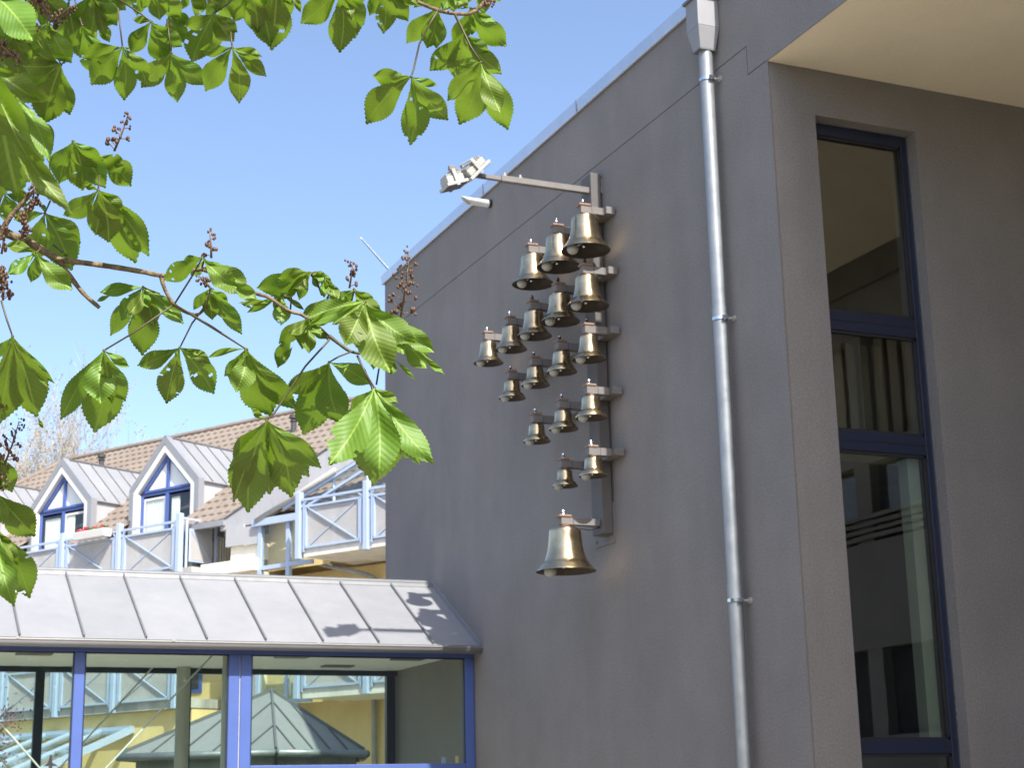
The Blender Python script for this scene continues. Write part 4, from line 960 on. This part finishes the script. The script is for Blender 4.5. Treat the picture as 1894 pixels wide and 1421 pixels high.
# left, near big leaf
leaf('3', (-60, -560), [(232, 1160, .58, 'D'), (952, 1392, .17, 'B', (20, -60)), (650, 720, .28, 'B', (220, -150)), (-100, 1300, .5, 'D')], None, 2.3)
leaf('3', (380, 60), [(702, 490, .42, 'D'), (690, 560, .35, 'D')], None, 3.4)
leaf('3', (960, 435), [(775, 992, .55, 'D'), (1085, 1085, .60, 'D'), (1388, 1052, .42, 'D'), (640, 820, .45, 'D'), (1290, 800, .5, 'D')], (1000, 500), 3.3)
leaf('3', (1290, 610), [(1722, 1030, .55, 'D'), (1360, 700, .4, 'D'), (1640, 760, .6, 'D')], (1340, 780), 3.3)
leaf('3', (1290, 1075), [(830, 1412, .5, 'D'), (1255, 1672, .5, 'D'), (1428, 1766, .55, 'D'), (1785, 2040, .42, 'D'), (1960, 1950, .3, 'D'), (1600, 1400, .5, 'D'), (1110, 1010, .45, 'D')], [(1310, 880)], 3.25)
leaf('3', (470, 860), [(612, 1165, .5, 'D'), (690, 1110, .45, 'D')], [(560, 1000), (420, 1340)], 3.4)
leaf('3', (250, 1000), [(330, 1330, .5, 'D'), (200, 1150, .5, 'D')], None, 3.45)
# left middle, on the main branch
leaf('5', (590, 100), [(1062, 497, .40, 'D'), (945, 858, .50, 'D'), (500, 720, .52, 'D'), (180, 190, .40, 'D'), (560, -20, .5, 'D')], (660, -60), 3.5)
leaf('5', (480, 620), [(78, 520, .40, 'B'), (95, 905, .38, 'B'), (405, 1012, .46, 'D'), (952, 1110, .42, 'B'), (940, 1050, .25, 'D')], (540, 560), 3.35)
leaf('5', (820, 610), [(895, 690, .5, 'B')], (700, 520), 3.45)
# middle
leaf('C', (895, 512), [(625, 545, .32, 'B'), (690, 818, .30, 'D'), (890, 942, .46, 'D'), (928, 640, .55, 'B'), (760, 720, .44, 'B'), (1150, 742, .30, 'B'), (605, 600, .3, 'B', (700, 560))], (1000, 555), 3.4)
leaf('C', (650, 908), [(630, 1242, .58, 'B'), (590, 1424, .46, 'D'), (378, 1345, .26, 'D'), (785, 1228, .40, 'D'), (808, 1012, .36, 'B'), (700, 1240, .3, 'D')], [(830, 800), (1075, 630)], 3.35)
leaf('C', (1125, 890), [(858, 1005, .40, 'D'), (1040, 1242, .46, 'D'), (1340, 1182, .42, 'D'), (1320, 990, .36, 'B'), (1100, 950, .4, 'B')], [(1200, 740), (1290, 620)], 3.4)
leaf('E', (750, 100), [(553, 216, .45, 'D'), (650, 128, .55, 'D'), (925, 252, .46, 'B'), (1025, 316, .40, 'B', (900, 190))], [(700, 190), (612, 330)], 3.35)
leaf('E', (790, 255), [(705, 365, .34, 'D'), (800, 416, .5, 'D'), (950, 490, .28, 'D'), (880, 330, .4, 'D'), (1080, 330, .22, 'D', (930, 330))], [(770, 340), (735, 385)], 3.35)
leaf('E', (968, 562), [(775, 606, .17, 'D'), (920, 782, .58, 'B'), (1100, 905, .52, 'D'), (1230, 872, .28, 'D'), (895, 740, .4, 'D')], [(800, 450), (615, 340)], 3.3)
leaf('E', (1075, 925), [(980, 1392, .43, 'D'), (1200, 1315, .43, 'D'), (1352, 1166, .28, 'D'), (902, 1130, .42, 'D'), (1000, 862, .36, 'D'), (905, 1340, .22, 'D')], [(1115, 885), (1270, 650), (1392, 515)], 3.3)
leaf('E', (1390, 630), [(1258, 998, .46, 'D'), (1165, 780, .42, 'D'), (1450, 945, .48, 'D'), (1600, 740, .42, 'B'), (1330, 690, .4, 'D')], [(1440, 600), (1505, 575)], 3.4)
leaf('D', (770, 785), [(790, 1222, .44, 'B'), (548, 1162, .40, 'B'), (1060, 1155, .27, 'B'), (990, 1158, .34, 'D'), (765, 1255, .46, 'D'), (885, 858, .34, 'B'), (650, 900, .45, 'D')], [(720, 700), (685, 625)], 3.25)
# right cluster
leaf('8', (700, 205), [(372, 405, .52, 'B'), (250, 335, .42, 'D'), (615, 440, .36, 'D'), (858, 250, .36, 'B'), (500, 200, .3, 'B'), (800, 215, .4, 'B')], [(770, 290), (810, 400)], 3.4)
leaf('8', (470, 400), [(460, 655, .58, 'B'), (170, 548, .22, 'D'), (660, 525, .20, 'D'), (400, 520, .4, 'D'), (110, 455, .25, 'B', (230, 530))], [(550, 420), (540, 530)], 3.4)
leaf('8', (840, 250), [(940, 468, .42, 'B'), (830, 420, .4, 'B'), (900, 420, .3, 'D')], [(800, 330)], 3.42)
leaf('8', (1085, 348), [(938, 468, .60, 'B'), (1262, 462, .46, 'B'), (1010, 480, .4, 'D')], [(1060, 420), (1040, 520)], 3.45)
leaf('8', (860, 420), [(640, 570, .34, 'D'), (1000, 490, .35, 'D'), (850, 540, .5, 'D')], None, 3.5)
leaf('8', (700, 590), [(440, 810, .38, 'D'), (700, 895, .46, 'B', (720, 640)), (600, 700, .45, 'B', (760, 640)), (860, 770, .42, 'B', (690, 640)), (860, 640, .4, 'D')], [(780, 660), (870, 745)], 3.38)
leaf('8', (560, 720), [(432, 1020, .36, 'D'), (665, 828, .34, 'D'), (455, 950, .42, 'B', (560, 840))], [(590, 660), (690, 600)], 3.42)
leaf('8', (1175, 455), [(1395, 1060, .46, 'B'), (1010, 828, .58, 'B'), (690, 592, .34, 'B'), (1140, 890, .40, 'D'), (700, 640, .2, 'B'), (1250, 1035, .4, 'D', (1300, 760))], [(1150, 600), (1130, 880)], 3.25)
leaf('8', (1420, 600), [(1700, 870, .42, 'B'), (1860, 1078, .20, 'B', (1660, 880)), (1705, 1025, .55, 'B', (1480, 760)), (1768, 890, .34, 'B'), (1340, 540, .5, 'B')], [(1300, 780), (1195, 905)], 3.35)
leaf('8', (1425, 945), [(1605, 1122, .14, 'D'), (1395, 1080, .5, 'B')], [(1300, 1010), (1275, 1165)], 3.35)
# top right of the canopy
leaf('4', (1097, 595), [(795, 585, .45, 'D'), (745, 965, .46, 'D'), (1090, 1132, .41, 'D'), (1385, 935, .42, 'D'), (1300, 660, .30, 'D')], [(1115, 540), (1160, 340), (1220, 220), (1300, 85)], 3.4)
leaf('4', (1500, 255), [(1240, 550, .44, 'D'), (1805, 575, .40, 'D'), (1470, 640, .50, 'D'), (1705, 405, .42, 'D')], [(1430, 100)], 3.42)
leaf('4', (1640, 485), [(1378, 782, .42, 'D'), (1470, 970, .46, 'D'), (1850, 1012, .36, 'D'), (1790, 880, .40, 'B'), (1480, 500, .5, 'D')], [(1560, 360), (1440, 110)], 3.3)
leaf('4', (1300, 60), [(1060, 337, .40, 'D'), (1220, 372, .58, 'D'), (1290, 375, .4, 'D'), (1330, 80, .5, 'B')], (1290, 40), 3.45)
leaf('4', (1560, 60), [(1570, 270, .55, 'D'), (1840, 360, .46, 'D'), (1420, 330, .45, 'D'), (1760, 180, .25, 'B')], (1620, 60), 3.4)
leaf('4', (1420, -60), [(1340, 80, .5, 'B'), (1540, 60, .6, 'B'), (1200, 40, .5, 'D'), (1430, 90, .55, 'D')], None, 3.4)
leaf('4', (540, -90), [(235, 180, .5, 'D'), (540, 410, .42, 'D'), (660, 298, .5, 'D'), (632, 155, .36, 'B'), (730, 190, .42, 'D')], None, 3.35)
leaf('4', (880, -130), [(880, 262, .40, 'D'), (770, 120, .42, 'D'), (1075, 165, .42, 'D'), (1150, 40, .35, 'D')], None, 3.45)
leaf('4', (60, -170), [(10, 392, .46, 'D'), (130, 160, .5, 'D'), (235, 95, .3, 'D', (200, -80)), (165, 40, .3, 'D')], None, 3.4)
leaf('4', (-120, -120), [(-110, 260, .45, 'D'), (-20, 180, .45, 'D')], None, 3.45)
# left edge, lower
leaf('6', (110, 295), [(322, 1005, .43, 'D'), (-10, 1065, .42, 'D'), (480, 708, .16, 'D'), (440, 780, .13, 'B', (290, 560)), (-90, 480, .4, 'D'), (380, 1105, .3, 'D', (330, 1000))], [(60, 150), (10, -20)], 3.3)
leaf('7', (-50, -30), [(110, 350, .5, 'D'), (20, 320, .5, 'D'), (65, 190, .4, 'B', (-20, 330))], None, 3.35)
leaf('7', (-30, 360), [(320, 748, .58, 'D'), (30, 640, .5, 'D')], None, 3.4)
leaf('7', (-20, 690), [(75, 905, .6, 'B'), (168, 1008, .40, 'D'), (130, 1388, .34, 'B'), (272, 1312, .42, 'D'), (20, 1300, .45, 'D'), (60, 1110, .4, 'B')], None, 3.3)

leaf('C', (905, 520), [(800, 690, .45, 'B'), (1010, 650, .45, 'D'), (965, 760, .45, 'D')], (1000, 555), 3.45)
leaf('E', (760, 110), [(690, 190, .5, 'B'), (860, 175, .45, 'B'), (985, 275, .45, 'B')], (745, 160), 3.45)
leaf('E', (800, 260), [(760, 365, .5, 'B'), (850, 405, .45, 'D'), (910, 420, .35, 'D')], (765, 345), 3.42)
leaf('8', (720, 210), [(560, 335, .5, 'B'), (780, 335, .45, 'D'), (900, 300, .45, 'B'), (430, 250, .4, 'D')], (770, 300), 3.46)
leaf('8', (1090, 360), [(1010, 475, .5, 'B'), (1180, 485, .5, 'B'), (1320, 560, .4, 'B')], (1050, 480), 3.4)
leaf('8', (1180, 460), [(900, 650, .42, 'B'), (1200, 810, .5, 'B'), (1510, 900, .45, 'B'), (1610, 800, .4, 'B')], (1140, 860), 3.38)
leaf('8', (710, 600), [(520, 725, .45, 'B'), (640, 860, .45, 'D'), (800, 760, .45, 'B')], (860, 740), 3.45)
leaf('D', (760, 790), [(650, 1085, .42, 'B'), (905, 1085, .42, 'B'), (700, 1180, .4, 'D')], (690, 630), 3.33)
leaf('E', (975, 565), [(1000, 805, .45, 'D'), (1150, 850, .4, 'D'), (860, 700, .4, 'D')], (620, 345), 3.38)
leaf('E', (1075, 925), [(1090, 1300, .42, 'D'), (930, 1240, .42, 'D'), (1290, 1210, .35, 'D')], (1115, 885), 3.4)
# further leaves filling the top of the canopy
def filler(r, hub, L, d):
    tips = []; n = rl.choice((4, 5, 5)); a0 = rl.uniform(-.25, .25)
    for k in range(n):
        a = (k / (n - 1) - .5) * rl.uniform(2.3, 3.0) + a0; ll = L * (1 - .28 * abs(k / (n - 1) - .5) * 2) * rl.uniform(.88, 1.08)
        tips.append((hub[0] + math.sin(a) * ll, hub[1] + math.cos(a) * ll, rl.uniform(.40, .5), 'D'))
    leaf(r, hub, tips, None, d)
for r, hub, L, d in (('1', (1000, 60), 470, 3.7), ('1', (330, 420), 470, 3.75), ('1', (120, 700), 520, 3.8), ('1', (700, -60), 480, 3.75), ('1', (1380, -150), 430, 3.8), ('1', (60, 100), 480, 3.75),
                     ('2', (60, -180), 430, 3.8), ('2', (900, -200), 480, 3.75), ('2', (1180, -120), 470, 3.8), ('2', (1640, -160), 470, 3.75), ('4', (300, -200), 260, 3.7), ('4', (700, -190), 250, 3.75), ('4', (1240, -120), 240, 3.75), ('4', (1620, -150), 260, 3.75),
                     ('1', (1250, 250), 430, 3.8), ('3', (120, 500), 480, 3.7), ('5', (60, -160), 420, 3.75), ('1', (480, 620), 450, 3.8)):
    filler(r, hub, L, d)

# woody parts
def limb(r, pts, ra, rb, d=3.42, name='branch', mat='bark'):
    n = len(pts); P = [rp(r, p) if r else p for p in pts]; out = []; rad = []
    seg = 6
    for i in range(n - 1):
        for k in range(seg):
            t = k / seg; p0 = P[max(i - 1, 0)]; p1 = P[i]; p2 = P[i + 1]; p3 = P[min(i + 2, n - 1)]
            f = lambda a, b, c, e: .5 * ((2 * b) + (-a + c) * t + (2 * a - 5 * b + 4 * c - e) * t * t + (-a + 3 * b - 3 * c + e) * t ** 3)
            out.append((f(p0[0], p1[0], p2[0], p3[0]), f(p0[1], p1[1], p2[1], p3[1]))); rad.append(ra + (rb - ra) * (i + t) / (n - 1))
    out.append(P[-1]); rad.append(rb)
    rad = [x * rl.uniform(.92, 1.1) for x in rad]
    q = MB(); q.tube([at(a, b, d) for a, b in out], rad, 12); return q.build(name, M[mat], ch, smooth=True)
limb('C', [(-900, -420), (-400, -90), (0, 152), (190, 238), (372, 345)], .013, .0072)
limb('C', [(365, 338), (425, 425), (520, 548), (622, 640)], .0062, .0042)
limb('C', [(365, 340), (450, 350), (650, 376), (850, 408), (1010, 440)], .0066, .0050)
limb('C', [(1005, 440), (1100, 432), (1200, 408), (1290, 395)], .0048, .0040)
limb('E', [(745, 158), (900, 215), (1020, 280), (1085, 302), (1190, 370), (1270, 400), (1390, 515)], .0042, .0034)
limb('C', [(1005, 440), (1030, 520), (1075, 602), (1150, 662), (1240, 682), (1290, 620)], .0044, .0030)
limb('8', [(870, 745), (960, 815), (1060, 880), (1200, 905)], .0042, .0030, 3.4, 'twig', 'petiole')
limb('4', [(1150, 15), (1300, 75), (1430, 102), (1570, 98), (1660, 20), (1720, -60)], .0042, .0036)
limb(None, [(-700, -560), (-200, -330), (200, -190), (500, -140), (800, -110), (910, -70)], .020, .006, 3.45)
limb(None, [(-900, 700), (-400, 560), (-150, 540), (-30, 470), (20, 400), (70, 345)], .014, .003, 3.4)
limb(None, [(-700, 900), (-200, 860), (-60, 830), (-20, 820)], .010, .004, 3.4)
# trunk and main limbs, left of the picture
q = MB(); q.tube([(-1.75, 3.1, 0), (-1.72, 3.1, .8), (-1.65, 3.1, 1.9), (-1.62, 3.1, 3.2), (-1.6, 3.0, 5.0), (-1.5, 3.0, 7.0)], [.26, .19, .165, .15, .11, .05], 16); q.build('trunk', M['bark'], ch, smooth=True)
for r, pts in ((None, (-700, -560)), (None, (-900, 700)), ('C', (-900, -420)), (None, (-700, 900))):
    p = rp(r, pts) if r else pts; e = at(p[0], p[1], 3.44); b = V(-1.62, 3.1, max(e.z - .5, .9)); q = MB(); q.tube([b, b.lerp(e, .5) + V(0, 0, .06), e], [.05, .03, .014], 10); q.build('limb', M['bark'], ch, smooth=True)
# crown added out of view above and left to shade the leaves below
cr = random.Random(4); q = MB()
def crown_leaf(c, q, R):
    ax = Vector((cr.gauss(0, .35), cr.gauss(0, .35), 1)).normalized(); x = ax.orthogonal().normalized(); y = ax.cross(x)
    for k in range(6):
        a = 6.283 * k / 6.5 + cr.random() * .3; d = x * math.cos(a) + y * math.sin(a) - ax * .35; s = d.cross(ax).normalized(); L = R * cr.uniform(.75, 1.1)
        q.add([c, c + d * L * .62 + s * L * .2, c + d * L, c + d * L * .62 - s * L * .2], [(0, 1, 2, 3)])
n_ = 0
while n_ < 420:
    p = Vector((cr.uniform(-4.2, 1.0), cr.uniform(.2, 6.0), cr.uniform(2.4, 7.5)))
    e = (p - Vector((-1.6, 3.0, 5.0))); 
    if (e.x / 2.9) ** 2 + (e.y / 3.0) ** 2 + (e.z / 2.7) ** 2 > 1: continue
    rel = p - CAM; zc = rel.dot(FWD); 
    if zc > .2:
        pxx = PPX + FPX * rel.dot(RIGHT) / zc; pyy = PPY + FPX * rel.dot(DOWN) / zc; mg = .30 * FPX / zc
        if pxx > -mg and pyy > -mg: continue
    elif p.x > -.6 and p.y < 2 and p.z < 3.2: continue
    crown_leaf(p, q, .2); n_ += 1
ob = q.build('crown', M['leaf'], ch); ob['kind'] = 'stuff'

# flower spikes
fr_ = random.Random(9)
def spike(r, base, tip, dens=1.0, pink=False, d=3.38):
    a = rp(r, base); b = rp(r, tip); L = math.hypot(b[0] - a[0], b[1] - a[1]); ux, uy = (b[0] - a[0]) / L, (b[1] - a[1]) / L; nx, ny = -uy, ux; mpp = d / FPX
    q = MB(); q.tube([at(a[0], a[1], d), at((a[0] + b[0]) / 2 + nx * L * .02, (a[1] + b[1]) / 2 + ny * L * .02, d), at(b[0], b[1], d)], [.0026, .0019, .0009], 6, mi=0)
    n = int(L / 6.5 * dens)
    for k in range(n):
        t = (k + .5) / n; sl = (1 - t) ** .7 * L * .17 + 4; ang = fr_.uniform(0, 6.283)
        s = math.cos(ang) * sl; dp = math.sin(ang) * sl * mpp; cx, cy = a[0] + ux * L * t, a[1] + uy * L * t
        e = (cx + nx * s + ux * sl * .45, cy + ny * s + uy * sl * .45); pa = at(cx, cy, d); pb = at(e[0], e[1], d + dp); q.tube([pa, pb], .0009, 4, cap=False, mi=0)
        for j in range(fr_.choice((2, 3, 3, 4))):
            c = pb + Vector((fr_.gauss(0, .0036), fr_.gauss(0, .0036), fr_.gauss(0, .0036))); q.ball(c, fr_.uniform(.0024, .0038) * (1.2 - .5 * t), 7, 5, (1, 1, 1.35), mi=1)
    q.build('flower_spike', [M['spike'], M['bud']], ch, smooth=True)
spike('3', (1500, 565), (1692, 60)); spike('C', (1322, 330), (1310, 155)); spike('C', (1310, 510), (1245, 440), 1.4); spike('8', (1045, 338), (1075, 105)); spike('8', (1480, 605), (1556, 20), 1.2)
spike('6', (40, 1420), (168, 1040), 1.2); spike('3', (400, 1350), (465, 940)); spike('5', (290, 330), (440, -60), 1.5); spike('5', (20, 640), (70, 230)); spike('5', (250, 330), (330, 420), 2.0)
spike('1', (100, 345), (500, 340), 1.8, True, 2.9); spike('1', (-40, 560), (270, 800), 1.8, True, 2.9); spike('1', (340, -60), (650, 140), 1.8, True, 2.95); spike('1', (620, 310), (960, 60), 1.5); spike('5', (40, 1250), (30, 800), 1.6); spike('5', (-60, 800), (60, 1150), 1.6)
spike('6', (0, 640), (20, 920), 1.8); spike('4', (1660, 40), (1740, 0), 1.5); spike('7', (-10, -30), (30, 340), 1.0)
